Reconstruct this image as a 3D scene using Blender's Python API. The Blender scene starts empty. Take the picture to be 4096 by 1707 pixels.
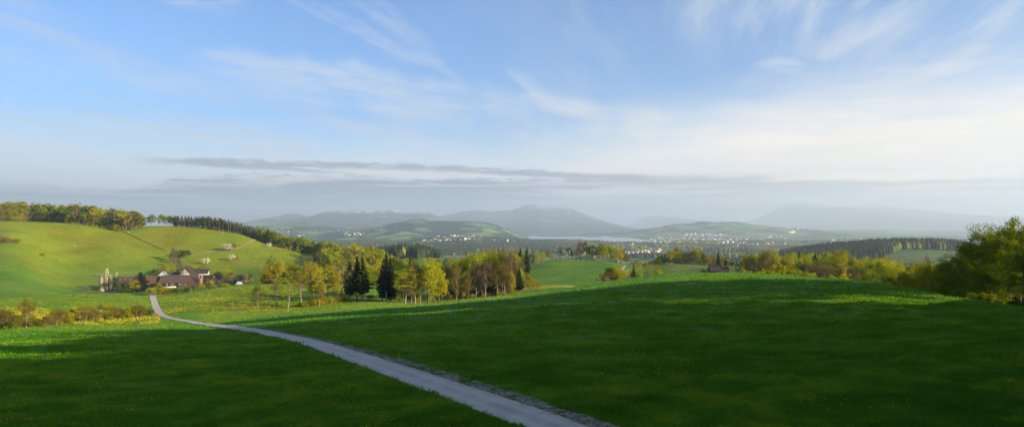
# Rolling spring hills at evening: farm in a hollow, woods, lake and snow-streaked mountains. Blender 4.5, self-contained.
import bpy, math, random
import numpy as np
from mathutils import Vector

F = 2700.0; CX = 2048.0; HV = 905.0          # lens in photo pixels: centre column and eye-level row
SUN_EL = math.radians(16.0); SUN_AZ = math.radians(115.0)   # azimuth clockwise from +Y (view direction)
SUNDIR = Vector((math.cos(SUN_EL)*math.sin(SUN_AZ), math.cos(SUN_EL)*math.cos(SUN_AZ), math.sin(SUN_EL)))
scene = bpy.context.scene
COL = scene.collection
rng = np.random.default_rng(7)
random.seed(7)

# ------------------------------------------------------------------ helpers
def props(o, label=None, cat=None, group=None, kind=None):
    if label: o['label'] = label
    if cat: o['category'] = cat
    if group: o['group'] = group
    if kind: o['kind'] = kind
    return o

def mesh_np(name, verts, faces, mats=(), mat_idx=None, smooth=False, col=None, attrs=None):
    """verts (n,3); faces (m,k) int array or list of arrays with the same k"""
    me = bpy.data.meshes.new(name)
    verts = np.asarray(verts, dtype=np.float32)
    if isinstance(faces, np.ndarray):
        k = faces.shape[1]; loops = faces.astype(np.int32).ravel(); nf = faces.shape[0]
        starts = np.arange(nf, dtype=np.int32)*k; tot = np.full(nf, k, dtype=np.int32)
    else:
        tot = np.array([len(f) for f in faces], dtype=np.int32); nf = len(faces)
        loops = np.array([i for f in faces for i in f], dtype=np.int32)
        starts = np.concatenate(([0], np.cumsum(tot)[:-1])).astype(np.int32)
    me.vertices.add(len(verts)); me.vertices.foreach_set('co', verts.ravel())
    me.loops.add(len(loops)); me.loops.foreach_set('vertex_index', loops)
    me.polygons.add(nf); me.polygons.foreach_set('loop_start', starts); me.polygons.foreach_set('loop_total', tot)
    for m in mats: me.materials.append(m)
    if mat_idx is not None: me.polygons.foreach_set('material_index', np.asarray(mat_idx, dtype=np.int32))
    me.update(calc_edges=True)
    if smooth: me.polygons.foreach_set('use_smooth', np.ones(nf, dtype=bool))
    if col is not None:
        a = me.color_attributes.new('Col', 'FLOAT_COLOR', 'POINT')
        c = np.ones((len(verts), 4), dtype=np.float32); c[:, :3] = col
        a.data.foreach_set('color', c.ravel())
    for an, av in (attrs or {}).items():
        a = me.attributes.new(an, 'FLOAT', 'POINT'); a.data.foreach_set('value', np.asarray(av, dtype=np.float32).ravel())
    return me

def link(name, me, parent=None, loc=None):
    o = bpy.data.objects.new(name, me); COL.objects.link(o)
    if parent is not None: o.parent = parent
    if loc is not None: o.location = loc
    return o

class MB:
    """collects shapes for ONE mesh"""
    def __init__(s): s.v = []; s.f = []; s.m = []
    def poly(s, pts, m=0):
        i = len(s.v); s.v += [tuple(p) for p in pts]; s.f.append(tuple(range(i, i+len(pts)))); s.m.append(m)
    def box(s, x0, x1, y0, y1, z0, z1, m=0):
        i = len(s.v)
        s.v += [(x0,y0,z0),(x1,y0,z0),(x1,y1,z0),(x0,y1,z0),(x0,y0,z1),(x1,y0,z1),(x1,y1,z1),(x0,y1,z1)]
        for q in ((0,3,2,1),(4,5,6,7),(0,1,5,4),(1,2,6,5),(2,3,7,6),(3,0,4,7)):
            s.f.append(tuple(i+k for k in q)); s.m.append(m)
    def tube(s, pts, rad, n=6, m=0, cap=True):
        rings = []
        for k, p in enumerate(pts):
            p = Vector(p)
            a = Vector(pts[max(k-1, 0)]); b = Vector(pts[min(k+1, len(pts)-1)])
            d = (b-a).normalized() if (b-a).length > 1e-9 else Vector((0,0,1))
            t = Vector((0,1,0)) if abs(d.y) < .9 else Vector((1,0,0))
            e1 = d.cross(t).normalized(); e2 = d.cross(e1)
            r = rad[k] if hasattr(rad, '__len__') else rad
            i = len(s.v); rings.append(i)
            for j in range(n):
                an = 2*math.pi*j/n; s.v.append(tuple(p + e1*(r*math.cos(an)) + e2*(r*math.sin(an))))
        for a, b in zip(rings[:-1], rings[1:]):
            for j in range(n):
                s.f.append((a+j, a+(j+1)%n, b+(j+1)%n, b+j)); s.m.append(m)
        if cap:
            s.f.append(tuple(rings[-1]+j for j in range(n))); s.m.append(m)
            s.f.append(tuple(rings[0]+n-1-j for j in range(n))); s.m.append(m)
    def prism(s, prof, y0, y1, m=0, axis='y'):
        """profile in (x,z) extruded along y"""
        i = len(s.v); n = len(prof)
        for yy in (y0, y1):
            for (x, z) in prof: s.v.append((x, yy, z) if axis == 'y' else (yy, x, z))
        s.f.append(tuple(range(i, i+n))); s.m.append(m)
        s.f.append(tuple(range(i+2*n-1, i+n-1, -1))); s.m.append(m)
        for j in range(n):
            s.f.append((i+j, i+n+j, i+n+(j+1)%n, i+(j+1)%n)); s.m.append(m)
    def mesh(s, name, mats, smooth=False):
        return mesh_np(name, np.array(s.v), s.f, mats, s.m, smooth)
    def obj(s, name, mats, parent=None, smooth=False):
        return link(name, s.mesh(name, mats if isinstance(mats, (list, tuple)) else [mats], smooth), parent)

def hash2(ix, iy, seed):
    h = (ix.astype(np.int64)*374761393 + iy.astype(np.int64)*668265263 + seed*974634777) & 0xffffffff
    h = ((h ^ (h >> 13))*1274126177) & 0xffffffff
    return ((h ^ (h >> 16)) & 0xffffff)/float(0xffffff)
def vnoise(x, y, seed=0):
    x = np.asarray(x, float); y = np.asarray(y, float)
    ix = np.floor(x); iy = np.floor(y); fx = x-ix; fy = y-iy
    fx = fx*fx*(3-2*fx); fy = fy*fy*(3-2*fy)
    a = hash2(ix, iy, seed); b = hash2(ix+1, iy, seed); c = hash2(ix, iy+1, seed); d = hash2(ix+1, iy+1, seed)
    return (a*(1-fx)+b*fx)*(1-fy)+(c*(1-fx)+d*fx)*fy
def fbm(x, y, oct=4, seed=0):
    s = 0; a = .5; t = 0
    for k in range(oct):
        s = s + a*vnoise(x*2**k+17.3*k, y*2**k-9.1*k, seed+k); t += a; a *= .5
    return s/t
def sstep(a, b, x):
    t = np.clip((np.asarray(x, float)-a)/(b-a), 0, 1); return t*t*(3-2*t)

def pchip(x, y, xi):
    x = np.asarray(x, float); y = np.asarray(y, float)
    h = np.diff(x); d = np.diff(y)/h; m = np.zeros_like(y)
    for k in range(1, len(x)-1):
        if d[k-1]*d[k] > 0:
            w1 = 2*h[k]+h[k-1]; w2 = h[k]+2*h[k-1]; m[k] = (w1+w2)/(w1/d[k-1]+w2/d[k])
    m[0] = d[0]; m[-1] = d[-1]
    xi = np.clip(xi, x[0], x[-1]); k = np.clip(np.searchsorted(x, xi)-1, 0, len(x)-2)
    t = (xi-x[k])/h[k]
    return (2*t**3-3*t**2+1)*y[k]+(t**3-2*t**2+t)*h[k]*m[k]+(-2*t**3+3*t**2)*y[k+1]+(t**3-t**2)*h[k]*m[k+1]

# ------------------------------------------------------------------ terrain height: columns of (distance, height or, above 300, photo row)
T = {
 -1200: [(40,-11.9),(100,-19),(150,-25),(200,-28),(260,-30),(300,-34),(400,-40),(500,-36),(600,-22),(700,-2),(760,8),(850,14),(1100,0),(1400,-50),(2000,-105)],
 0:    [(40,1707),(60,-13),(100,-17.8),(150,1322),(170,-25),(200,1250),(255,1194),(300,-33.5),(400,-43),(500,1120),(600,1016),(700,918),(755,884),(850,7),(1000,-10),(1300,-60),(2000,-105)],
 300:  [(40,1707),(60,-12.8),(100,-17.2),(140,-21.7),(180,1297),(210,-27.7),(240,1207),(280,1172),(320,-36),(420,-48),(500,-53),(560,1161),(620,1095),(680,1020),(740,950),(790,893),(850,3),(1000,-12),(1300,-60),(2000,-105)],
 480:  [(40,1707),(60,-12.4),(100,-16.8),(150,-23),(213,1283),(245,1235),(295,1173),(335,-37),(430,-50),(510,-54),(562,1164),(620,1102),(680,1030),(740,966),(785,922),(850,-2),(1000,-14),(1300,-60),(2000,-105)],
 615:  [(40,1707),(60,-12.2),(100,-16.5),(150,-22.5),(200,-28),(240,1258),(280,1215),(318,1180),(350,-38),(440,-51),(510,-54.5),(565,1164),(620,1106),(680,1040),(740,972),(800,903),(900,-4),(1100,-32),(1400,-75),(2000,-105)],
 800:  [(40,1707),(60,-12),(100,-16.3),(150,-22.4),(200,-27.8),(235,1250),(282,1200),(332,1163),(370,-40),(450,-51),(520,-54.5),(570,1160),(620,1112),(680,1045),(740,975),(800,911),(900,-13),(1100,-42),(1400,-78),(2000,-105)],
 950:  [(40,1707),(60,-11.9),(100,-16),(150,-21.8),(200,-27.2),(245,1240),(290,1192),(335,1141),(370,-40),(450,-51),(530,-53.5),(580,1141),(640,1085),(700,1022),(790,933),(880,-20),(1100,-52),(2000,-105)],
 1100: [(40,1707),(60,-11.8),(100,-15.8),(150,-21),(200,-26),(255,1233),(295,1190),(340,1136),(400,-43),(490,-53),(570,1127),(640,1070),(700,1027),(745,986),(830,-36),(1100,-62),(2000,-105)],
 1300: [(40,1707),(60,-11.7),(100,-15.3),(150,-19.8),(200,-24.6),(262,1217),(300,-31.2),(345,1138),(400,-44),(500,-53),(580,1138),(640,1090),(720,1036),(800,-43),(1000,-60),(1400,-80),(2000,-108)],
 1500: [(40,1707),(60,-11.6),(100,-14.8),(150,-18.8),(200,-23.6),(268,1207),(305,-32),(345,1144),(400,-43),(500,-52),(600,-45),(700,-41),(800,-49),(1000,-60),(1400,-70),(2000,-108)],
 1700: [(40,1707),(60,-11.5),(100,-14.2),(150,-18),(200,-23.3),(275,1212),(310,-34),(350,-36),(450,-47),(600,-42),(660,-38),(720,1030),(850,-48),(1100,-66),(1400,-72),(2000,-108)],
 1900: [(40,1707),(60,-11.4),(100,-13.6),(150,-17),(200,-22),(290,1191),(330,-35.5),(400,-42),(600,-41),(740,1045),(900,-50),(1200,-75),(2000,-108)],
 2100: [(40,1707),(60,-11.3),(100,-13),(150,-16),(200,-20.4),(250,-24.9),(300,1166),(330,1160),(365,1150),(385,1144),(410,1138),(450,1112),(540,1062),(620,-38),(800,-50),(1100,-75),(2000,-108)],
 2250: [(40,1707),(60,-11.2),(100,-12.4),(150,-14.7),(200,-18.8),(250,-23),(290,1150),(312,-28.7),(345,1145),(370,1139),(400,-34.6),(450,1105),(500,1068),(560,1037),(640,-34),(800,-50),(1100,-75),(2000,-108)],
 2420: [(40,1707),(60,-11.1),(100,-12),(150,-13.6),(200,-17),(240,1125),(280,-27),(340,-35),(400,1153),(450,1105),(500,1066),(560,1044),(640,-36),(800,-50),(1100,-75),(2000,-108)],
 2560: [(40,1707),(60,-11.0),(100,-11.7),(150,-12.6),(195,-15.2),(222,1107),(260,-22),(320,-33),(400,-37.5),(450,1110),(500,1086),(560,1068),(640,-42),(800,-54),(1100,-78),(2000,-108)],
 2700: [(40,1707),(60,-11),(100,-11.6),(150,-12.1),(190,-13.5),(210,1091),(250,-20),(300,-28),(400,-34.5),(450,1102),(520,1062),(570,1054),(650,-40),(800,-54),(1100,-78),(2000,-108)],
 2900: [(40,1707),(60,-10.9),(100,-11.2),(150,-11.6),(190,1088),(230,-18),(300,-28),(380,-32.5),(440,1095),(525,1063),(600,-38.5),(800,-56),(1100,-78),(2000,-108)],
 3100: [(40,1707),(60,-10.8),(100,-10.8),(150,-11.2),(175,1094),(220,-19),(290,-29),(400,-35),(500,1094),(600,-42),(900,-62),(1300,-85),(2000,-108)],
 3300: [(40,1707),(60,-10.7),(100,-10.5),(140,-11),(165,1107),(200,-18),(260,-30),(400,-37),(600,-43),(1000,-66),(2000,-108)],
 3500: [(40,1707),(60,-10.4),(100,-10.1),(130,-10.8),(147,1127),(180,-18.5),(250,-31),(450,-38),(700,-50),(1100,-72),(2000,-108)],
 3700: [(40,1707),(60,-10),(90,-10),(120,1161),(150,-17.5),(200,-27),(400,-39),(700,-52),(1100,-72),(2000,-108)],
 3900: [(40,1707),(60,-9.7),(85,-9.9),(105,1196),(140,-17.5),(200,-27),(400,-41),(700,-54),(1100,-72),(2000,-108)],
 4096: [(40,1707),(60,-9.5),(80,-9.9),(95,1226),(130,-16.5),(200,-27),(400,-42),(700,-55),(1100,-72),(2000,-108)],
 4500: [(40,1700),(60,-7.5),(85,-7.5),(105,-10),(130,-15),(200,-26),(400,-42),(700,-55),(1100,-73),(2000,-108)],
 5200: [(40,-2),(60,0),(90,-1),(110,-6),(130,-14),(200,-25),(400,-42),(700,-56),(1100,-75),(2000,-108)],  # unseen rise, shaped so the shadow of the wood on it reaches farther left
}
NL = 700; LY = np.linspace(math.log(38.0), math.log(2000.0), NL)
cols_u = sorted(T); CZ = []
for cu in cols_u:
    ys = np.array([a for a, b in T[cu]], float)
    zs = np.array([b if b < 300 else (HV-b)*a/F for a, b in T[cu]], float)
    CZ.append(pchip(np.log(ys), zs, LY))
CZ = np.array(CZ)
UG = np.arange(-1200, 5201, 16.0)
GRID = np.array([pchip(cols_u, CZ[:, k], UG) for k in range(NL)])      # (NL, NU)
# gentle smoothing so that the table's nodes never show as creases
for _ in range(3):
    g = GRID.copy(); g[:, 1:-1] = .25*GRID[:, :-2]+.5*GRID[:, 1:-1]+.25*GRID[:, 2:]; GRID = g
BUMPS = [(3420, 1640, 420, 200, 30), (3800, 1650, 330, 190, 26), (3700, 1420, 300, 120, 10),
         (1760, 4300, 130, 500, 34), (1960, 4500, 130, 480, 30), (2300, 4700, 300, 260, 14), (1640, 1200, 110, 140, 14)]
def in_lake(u, Y):
    near = 5250-250*sstep(2250, 1950, u)+420*sstep(2350, 2620, u)
    far = 9300-1000*sstep(2130, 2160, u)-500*sstep(2330, 2360, u)+700*sstep(2400, 2420, u)-900*sstep(2420, 2460, u)-1800*sstep(2480, 2640, u)
    left = 1965+70*sstep(6000, 9000, Y)+95*sstep(6500, 8600, Y)
    return sstep(-60, 60, Y-near)*sstep(120, -60, Y-far)*sstep(-12, 12, u-left)*sstep(2650, 2600, u)
def gz(X, Y):
    X = np.asarray(X, float); Y = np.asarray(Y, float)
    Yc = np.maximum(Y, 40.0); u = np.clip(CX+F*X/Yc, -1200, 5199.0)
    ly = np.log(np.clip(Yc, 38.5, 1999.0))
    a = (ly-LY[0])/(LY[1]-LY[0]); i = np.clip(a.astype(int), 0, NL-2); a = a-i
    b = (u-UG[0])/16.0; j = np.clip(b.astype(int), 0, len(UG)-2); b = b-j
    z = (GRID[i, j]*(1-b)+GRID[i, j+1]*b)*(1-a)+(GRID[i+1, j]*(1-b)+GRID[i+1, j+1]*b)*a
    z = z+(fbm(X/22, Y/22, 3, 5)-.5)*.5*sstep(60, 160, Y)+(fbm(X/90, Y/90, 2, 11)-.5)*1.2*sstep(250, 500, Y)
    z = z-12*sstep(2000, 3200, Yc)
    roll = (fbm(X/1500, Y/620, 4, 31)-.45)
    z = z+np.where(Yc > 1500, roll*sstep(1700, 3500, Yc)*(18+34*sstep(2500, 3000, u)*sstep(5500, 8500, Yc)), 0)
    for (bu, bY, su, sY, h) in BUMPS:
        z = z+h*np.exp(-((u-bu)/su)**2-((Y-bY)/sY)**2)
    lk = in_lake(u, Y)
    z = z*(1-lk)+(-131.0)*lk
    return z
def at(u, Y):
    X = (u-CX)*Y/F; return X, Y, float(gz(X, Y))
YS = np.exp(np.linspace(math.log(40), math.log(12000), 2600))
def hit(u, v, lim=950.0):
    """first point of the ground seen along the line through photo pixel (u,v); a pixel just over the outline gives the crest itself"""
    z = gz((u-CX)*YS/F, YS); vv = HV-z*F/YS
    k = int(np.argmax(vv <= v))
    if vv[k] > v or (v > 875 and YS[k] > lim):
        m_ = YS < lim; k = int(np.argmin(np.where(m_, vv, 9999))); return at(u, float(YS[k]))
    if k > 0 and vv[k-1] != vv[k]:
        t = (vv[k-1]-v)/(vv[k-1]-vv[k]); Y = YS[k-1]+(YS[k]-YS[k-1])*t
    else: Y = YS[k]
    return at(u, float(Y))
HAZE_COL = (.54, .655, .82); HAZE_D = 8.6e-5; HAZE_G = .25
SKY_S = .074; SKY_TINT = (.43, .655, .93); CIRRUS = 1.45; BANK = .95; SUN_S = 5.0; EXPO = 1.7
# separate cirrus streaks: azimuth, elevation, half length, half height, tilt, strength, seed (degrees)
WISPS = [(-11.5, 11.0, 17, 2.5, -6, .6, 1, .36), (-18.4, 12.5, 8, 1.0, -6, .5, 2), (-11.5, 15.2, 10, .8, -22, .40, 3, .40), (-10.2, 16.6, 6, 1.3, -38, .35, 4), (1.7, 11.7, 3.0, .8, -33, .5, 5, .34), (4.6, 10.0, 5.0, .9, -12, .6, 6, .34), (8.5, 9.2, 7, 1.3, -10, .45, 13, .34),
         (21.8, 12.5, 2.6, .8, -8, .55, 7, .38), (-24.8, 17.0, 4, 1.2, 8, .45, 8), (-30, 10.8, 10, 1.2, -5, .35, 9), (26, 8.6, 12, 1.5, -3, .35, 10)]
SHADE_N = 130; SHADE_Y0 = -120; SHADE_Y1 = 90; SHADE_H = (29, 37); SHADE_GAPS = [(58, 74)]
PEACH = (1.2, 1.06, .98); DUSK = (.24, .29, .38)
RIMS = [(9.0, 4.75, 7, .55, -4, .75, 21, .22, PEACH), (3.0, 4.4, 9, .30, -2, .8, 22, .30, DUSK), (27.5, 3.75, 11, .42, -2, .85, 23, .22, (1.4, 1.22, 1.0)), (-9, 4.35, 13, .35, -1, .6, 24, .26, PEACH), (-20, 4.65, 8, .25, -2, .7, 25, .30, DUSK),
        (-18.5, 3.7, 6, .45, 4, .6, 26, .26, PEACH), (7.5, 2.9, 7, .45, -1, .6, 27, .25, PEACH), (-31, 3.0, 6, .3, 0, .5, 28, .25, PEACH), (20, 2.2, 10, .4, -1, .45, 29, .25, PEACH), (16, 3.6, 7, .35, -2, .5, 30, .30, (.40, .43, .48))]
# ------------------------------------------------------------------ materials
def nodes(name):
    m = bpy.data.materials.new(name); m.use_nodes = True
    nt = m.node_tree; nt.nodes.clear(); return m, nt
class NB:
    def __init__(s, nt): s.nt = nt
    def n(s, typ, ins=None, **kw):
        nd = s.nt.nodes.new(typ)
        for k, v in kw.items(): setattr(nd, k, v)
        for k, v in (ins or {}).items():
            if isinstance(v, bpy.types.NodeSocket): s.nt.links.new(v, nd.inputs[k])
            else: nd.inputs[k].default_value = v
        return nd
    def math(s, op, a, b=0.0, c=None, clamp=False):
        nd = s.nt.nodes.new('ShaderNodeMath'); nd.operation = op; nd.use_clamp = clamp
        for i, v in enumerate((a, b) if c is None else (a, b, c)):
            if isinstance(v, bpy.types.NodeSocket): s.nt.links.new(v, nd.inputs[i])
            else: nd.inputs[i].default_value = v
        return nd.outputs[0]
    def ss(s, x, a, b):
        nd = s.nt.nodes.new('ShaderNodeMapRange'); nd.interpolation_type = 'SMOOTHSTEP'
        lo, hi, r0, r1 = (a, b, 0., 1.) if a < b else (b, a, 1., 0.)
        s.nt.links.new(x, nd.inputs[0]); nd.inputs[1].default_value = lo; nd.inputs[2].default_value = hi
        nd.inputs[3].default_value = r0; nd.inputs[4].default_value = r1; return nd.outputs[0]
    def mix(s, f, a, b, blend='MIX'):
        nd = s.nt.nodes.new('ShaderNodeMix'); nd.data_type = 'RGBA'; nd.blend_type = blend
        for i, v in ((0, f), (6, a), (7, b)):
            if isinstance(v, bpy.types.NodeSocket): s.nt.links.new(v, nd.inputs[i])
            else: nd.inputs[i].default_value = v if i == 0 else (tuple(v)+(1,) if len(v) == 3 else v)
        return nd.outputs[2]
    def noise(s, vec, scale, detail=3, rough=.5, dist=0.0):
        nd = s.nt.nodes.new('ShaderNodeTexNoise')
        if vec is not None: s.nt.links.new(vec, nd.inputs['Vector'])
        nd.inputs['Scale'].default_value = scale; nd.inputs['Detail'].default_value = detail
        nd.inputs['Roughness'].default_value = rough; nd.inputs['Distortion'].default_value = dist
        return nd.outputs['Fac']
    def out(s, sh, vol=None):
        o = s.nt.nodes.new('ShaderNodeOutputMaterial')
        if sh is not None: s.nt.links.new(sh, o.inputs['Surface'])
        if vol is not None: s.nt.links.new(vol, o.inputs['Volume'])

def plain(name, c, rough=.8, var=.25, scale=1.5, spec=.3, metal=0.0):
    m, nt = nodes(name); b = NB(nt)
    g = b.n('ShaderNodeNewGeometry'); nz = b.noise(g.outputs['Position'], scale, 4, .6)
    k = b.ss(nz, .25, .75)
    c2 = b.mix(k, tuple(x*(1-var) for x in c), tuple(min(1, x*(1+var)) for x in c))
    p = b.n('ShaderNodeBsdfPrincipled', {'Base Color': c2, 'Roughness': rough, 'Metallic': metal})
    p.inputs['Specular IOR Level'].default_value = spec
    b.out(p.outputs[0]); return m

def make_ground_mat():
    m, nt = nodes('meadow'); b = NB(nt)
    pos = b.n('ShaderNodeNewGeometry').outputs['Position']
    col = b.n('ShaderNodeAttribute', attribute_name='Col').outputs['Color']
    dand = b.n('ShaderNodeAttribute', attribute_name='dand').outputs['Fac']
    far = b.n('ShaderNodeAttribute', attribute_name='valley').outputs['Fac']
    # near meadow tones
    n1 = b.noise(pos, .035, 3, .55); n2 = b.noise(pos, .35, 5, .65); n3 = b.noise(pos, 2.2, 4, .7)
    a = b.math('MULTIPLY_ADD', b.math('SUBTRACT', n1, .5), 1.0, 1.0)
    a = b.math('MULTIPLY', a, b.math('MULTIPLY_ADD', b.math('SUBTRACT', n2, .5), 1.1, 1.0))
    a = b.math('MULTIPLY', a, b.math('MULTIPLY_ADD', b.math('SUBTRACT', n3, .5), 2.0, 1.0))
    cc = b.n('ShaderNodeVectorMath', {0: col}, operation='SCALE'); nt.links.new(a, cc.inputs['Scale'])
    c = cc.outputs[0]
    yel = b.mix(b.ss(n1, .42, .62), c, b.mix(.5, c, (.16, .15, .02)))
    c = b.mix(.45, c, yel)
    fl = b.math('MULTIPLY', b.ss(b.noise(pos, 1.6, 3, .8), .50, .62), b.ss(b.noise(pos, .12, 2), .35, .65))
    c = b.mix(b.math('MULTIPLY', fl, dand), c, (.30, .235, .006))
    # valley patchwork of fields
    sc = b.n('ShaderNodeMapping', {'Vector': pos, 'Scale': (1/300., 1/210., 1/300.)})
    warp = b.n('ShaderNodeTexNoise', {'Vector': sc.outputs[0], 'Scale': 1.2, 'Detail': 2.0})
    wv = b.n('ShaderNodeVectorMath', {0: sc.outputs[0], 1: warp.outputs['Color']}, operation='ADD')
    vo = b.n('ShaderNodeTexVoronoi', {'Vector': wv.outputs[0], 'Scale': 1.0}, voronoi_dimensions='2D')
    cr = b.n('ShaderNodeValToRGB'); nt.links.new(b.n('ShaderNodeSeparateColor', {0: vo.outputs['Color']}).outputs[0], cr.inputs[0])
    r = cr.color_ramp; r.interpolation = 'CONSTANT'
    stops = [(0, (.040, .080, .018)), (.22, (.07, .115, .024)), (.42, (.10, .14, .03)), (.6, (.05, .09, .022)), (.74, (.14, .15, .045)), (.82, (.04, .075, .025)), (.92, (.12, .095, .06))]
    r.elements[0].position = 0; r.elements[0].color = stops[0][1]+(1,)
    r.elements[1].position = stops[1][0]; r.elements[1].color = stops[1][1]+(1,)
    for p_, c_ in stops[2:]:
        e = r.elements.new(p_); e.color = c_+(1,)
    mp2 = b.n('ShaderNodeMapping', {'Vector': pos, 'Scale': (1/900., 1/420., 1/900.)})
    fo = b.ss(b.noise(mp2.outputs[0], 1.0, 7, .65), .50, .56)
    vc = b.mix(fo, cr.outputs[0], b.mix(b.noise(pos, .02, 3), (.012, .028, .012), (.035, .06, .018)))
    c = b.mix(far, c, vc)
    bmp = b.n('ShaderNodeBump', {'Height': b.math('ADD', b.noise(pos, 1.4, 5, .75), b.math('MULTIPLY', b.noise(pos, .3, 3), 1.5)), 'Strength': .9, 'Distance': .55})
    d = b.n('ShaderNodeBsdfPrincipled', {'Base Color': c, 'Roughness': .85, 'Normal': bmp.outputs[0]})
    d.inputs['Specular IOR Level'].default_value = .12
    b.out(d.outputs[0]); return m

def make_leaf_mat(name, c1, c2, c3, trans=.35, spread=1.0):
    """c1..c3: leaf colours picked by the leaf's own tint and the tree's random number"""
    m, nt = nodes(name); b = NB(nt)
    t = b.n('ShaderNodeAttribute', attribute_name='tint').outputs['Fac']
    oi = b.n('ShaderNodeObjectInfo').outputs['Random']
    k = b.math('ADD', b.math('MULTIPLY', t, .6), b.math('MULTIPLY', oi, .4*spread))
    cr = b.n('ShaderNodeValToRGB'); nt.links.new(k, cr.inputs[0]); r = cr.color_ramp
    r.elements[0].position = .1; r.elements[0].color = c1+(1,)
    r.elements[1].position = .9; r.elements[1].color = c3+(1,)
    e = r.elements.new(.5); e.color = c2+(1,)
    d = b.n('ShaderNodeBsdfDiffuse', {'Color': cr.outputs[0]})
    tl = b.n('ShaderNodeBsdfTranslucent', {'Color': b.mix(.5, cr.outputs[0], (.22, .24, .01))if trans > .3 else cr.outputs[0]})
    mx = b.n('ShaderNodeMixShader', {0: trans, 1: d.outputs[0], 2: tl.outputs[0]})
    b.out(mx.outputs[0]); return m

M = {}
M['ground'] = make_ground_mat()
M['bark'] = plain('bark', (.085, .065, .045), .9, .4, 3)
M['pale_bark'] = plain('pale_bark', (.19, .155, .115), .9, .35, 3)
M['beech'] = make_leaf_mat('beech_leaves', (.08, .14, .003), (.20, .255, .005), (.34, .34, .010), .45)
M['fresh'] = make_leaf_mat('fresh_leaves', (.16, .21, .008), (.31, .335, .012), (.46, .42, .018), .45)
M['amber'] = make_leaf_mat('amber_leaves', (.17, .16, .006), (.31, .28, .008), (.44, .37, .012), .4)
M['bud'] = make_leaf_mat('budding_twigs', (.09, .08, .016), (.165, .14, .024), (.22, .185, .024), .3)
M['rosy'] = make_leaf_mat('brown_twigs', (.085, .060, .036), (.14, .098, .056), (.18, .13, .066), .15)
M['dark'] = make_leaf_mat('dark_leaves', (.03, .06, .008), (.06, .10, .012), (.10, .14, .016), .3)
M['needle'] = make_leaf_mat('spruce_needles', (.008, .016, .006), (.018, .028, .007), (.040, .046, .010), .08)
M['pine'] = make_leaf_mat('pine_needles', (.018, .030, .012), (.035, .050, .016), (.06, .07, .02), .08)
M['white'] = make_leaf_mat('blossom', (.30, .31, .16), (.52, .50, .36), (.75, .70, .55), .25)
M['pink'] = make_leaf_mat('pink_blossom', (.12, .09, .07), (.22, .17, .14), (.34, .27, .23), .25)
M['straw'] = make_leaf_mat('dry_twigs', (.13, .085, .035), (.18, .125, .045), (.16, .145, .025), .2)
M['right'] = make_leaf_mat('backlit_leaves', (.055, .12, .003), (.12, .175, .004), (.24, .25, .006), .5)

# ------------------------------------------------------------------ ground sheet
th = np.radians(np.concatenate((np.arange(-180, -56, 4.0), np.arange(-56, 56.01, .17), np.arange(60, 181, 4.0))))
rr = np.concatenate(([.01], np.geomspace(3, 34, 10), np.exp(np.arange(math.log(36), math.log(1300), .0105)), np.exp(np.arange(math.log(1300), math.log(45000), .014))))
TH, RR = np.meshgrid(th, rr); GX = RR*np.sin(TH); GY = RR*np.cos(TH)
GZ = gz(GX, GY)
GU = CX+F*GX/np.maximum(GY, 40)
def lerp3(a, b, t): return a+(b-a)*t[..., None]
def field_colour(X, Y, u):
    base = np.zeros(X.shape+(3,)); base[:] = (.058, .185, .014)                      # near meadow
    crop = np.array((.050, .182, .016))
    # crop field right of the road up to the stream and the near hill's crest
    base = lerp3(base, crop, sstep(-12, 14, X-(-40+.0*Y)+.22*(Y-60))*sstep(320, 300, Y))
    base = lerp3(base, np.array((.15, .22, .018)), sstep(150, 210, Y)*sstep(700, 900, u)*sstep(2300, 2000, u)*sstep(330, 300, Y)*.8)  # middle strip: sunlit look put into the ground colour
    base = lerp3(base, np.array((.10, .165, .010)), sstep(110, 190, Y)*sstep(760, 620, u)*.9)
    # left hill
    hill = np.array((.15, .20, .004)); hg = np.array((.078, .160, .005))
    h = sstep(380, 420, Y); n = fbm(X/70, Y/50, 3, 71)
    hm = lerp3(np.broadcast_to(hg, base.shape), hill, np.clip(sstep(560, 680, Y)*sstep(620, 250, u+60*n)+sstep(640, 720, Y+60*n)*sstep(250, 600, u), 0, 1))
    hm = lerp3(hm, np.array((.15, .13, .002)), sstep(.55, .72, fbm(X/55, Y/28, 3, 72))*sstep(520, 640, Y)*.5)
    base = base*(1-(h*sstep(1500, 1380, u))[..., None])+hm*(h*sstep(1500, 1380, u))[..., None]
    # yellow meadow right of the lane, fields behind the hedge
    m2 = sstep(232, 240, Y)*sstep(420, 380, Y)*sstep(1500, 1350, u)
    base = lerp3(base, np.array((.105, .165, .006)), m2)
    # round hill and fields right of it
    rh = sstep(382, 392, Y)*sstep(2050, 2100, u)*sstep(2660, 2600, u)*sstep(800, 700, Y)
    base = lerp3(base, np.array((.062, .145, .006)), rh)
    rf = sstep(370, 390, Y)*sstep(2640, 2680, u)*sstep(900, 800, Y)
    base = lerp3(base, np.array((.085, .125, .012)), rf)
    st = sstep(318, 326, Y)*sstep(388, 380, Y)*sstep(1960, 2060, u)*sstep(2400, 2340, u)
    base = lerp3(base, np.array((.26, .26, .02)), st)  # sunlit strip at the round hill's foot, painted into the ground
    gl = sstep(640, 680, Y)*sstep(1680, 1720, u)*sstep(1950, 1900, u)*sstep(900, 800, Y)
    base = lerp3(base, np.array((.08, .125, .006)), gl)
    ff = sstep(1180, 1230, Y)*sstep(3500, 3560, u)*sstep(1500, 1450, Y)
    base = lerp3(base, np.array((.055, .085, .015)), ff)
    # woodland floor
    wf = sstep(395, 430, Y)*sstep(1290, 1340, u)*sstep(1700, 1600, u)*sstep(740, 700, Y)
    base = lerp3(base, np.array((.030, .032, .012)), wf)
    return base
gcol = field_colour(GX, GY, GU)
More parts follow.
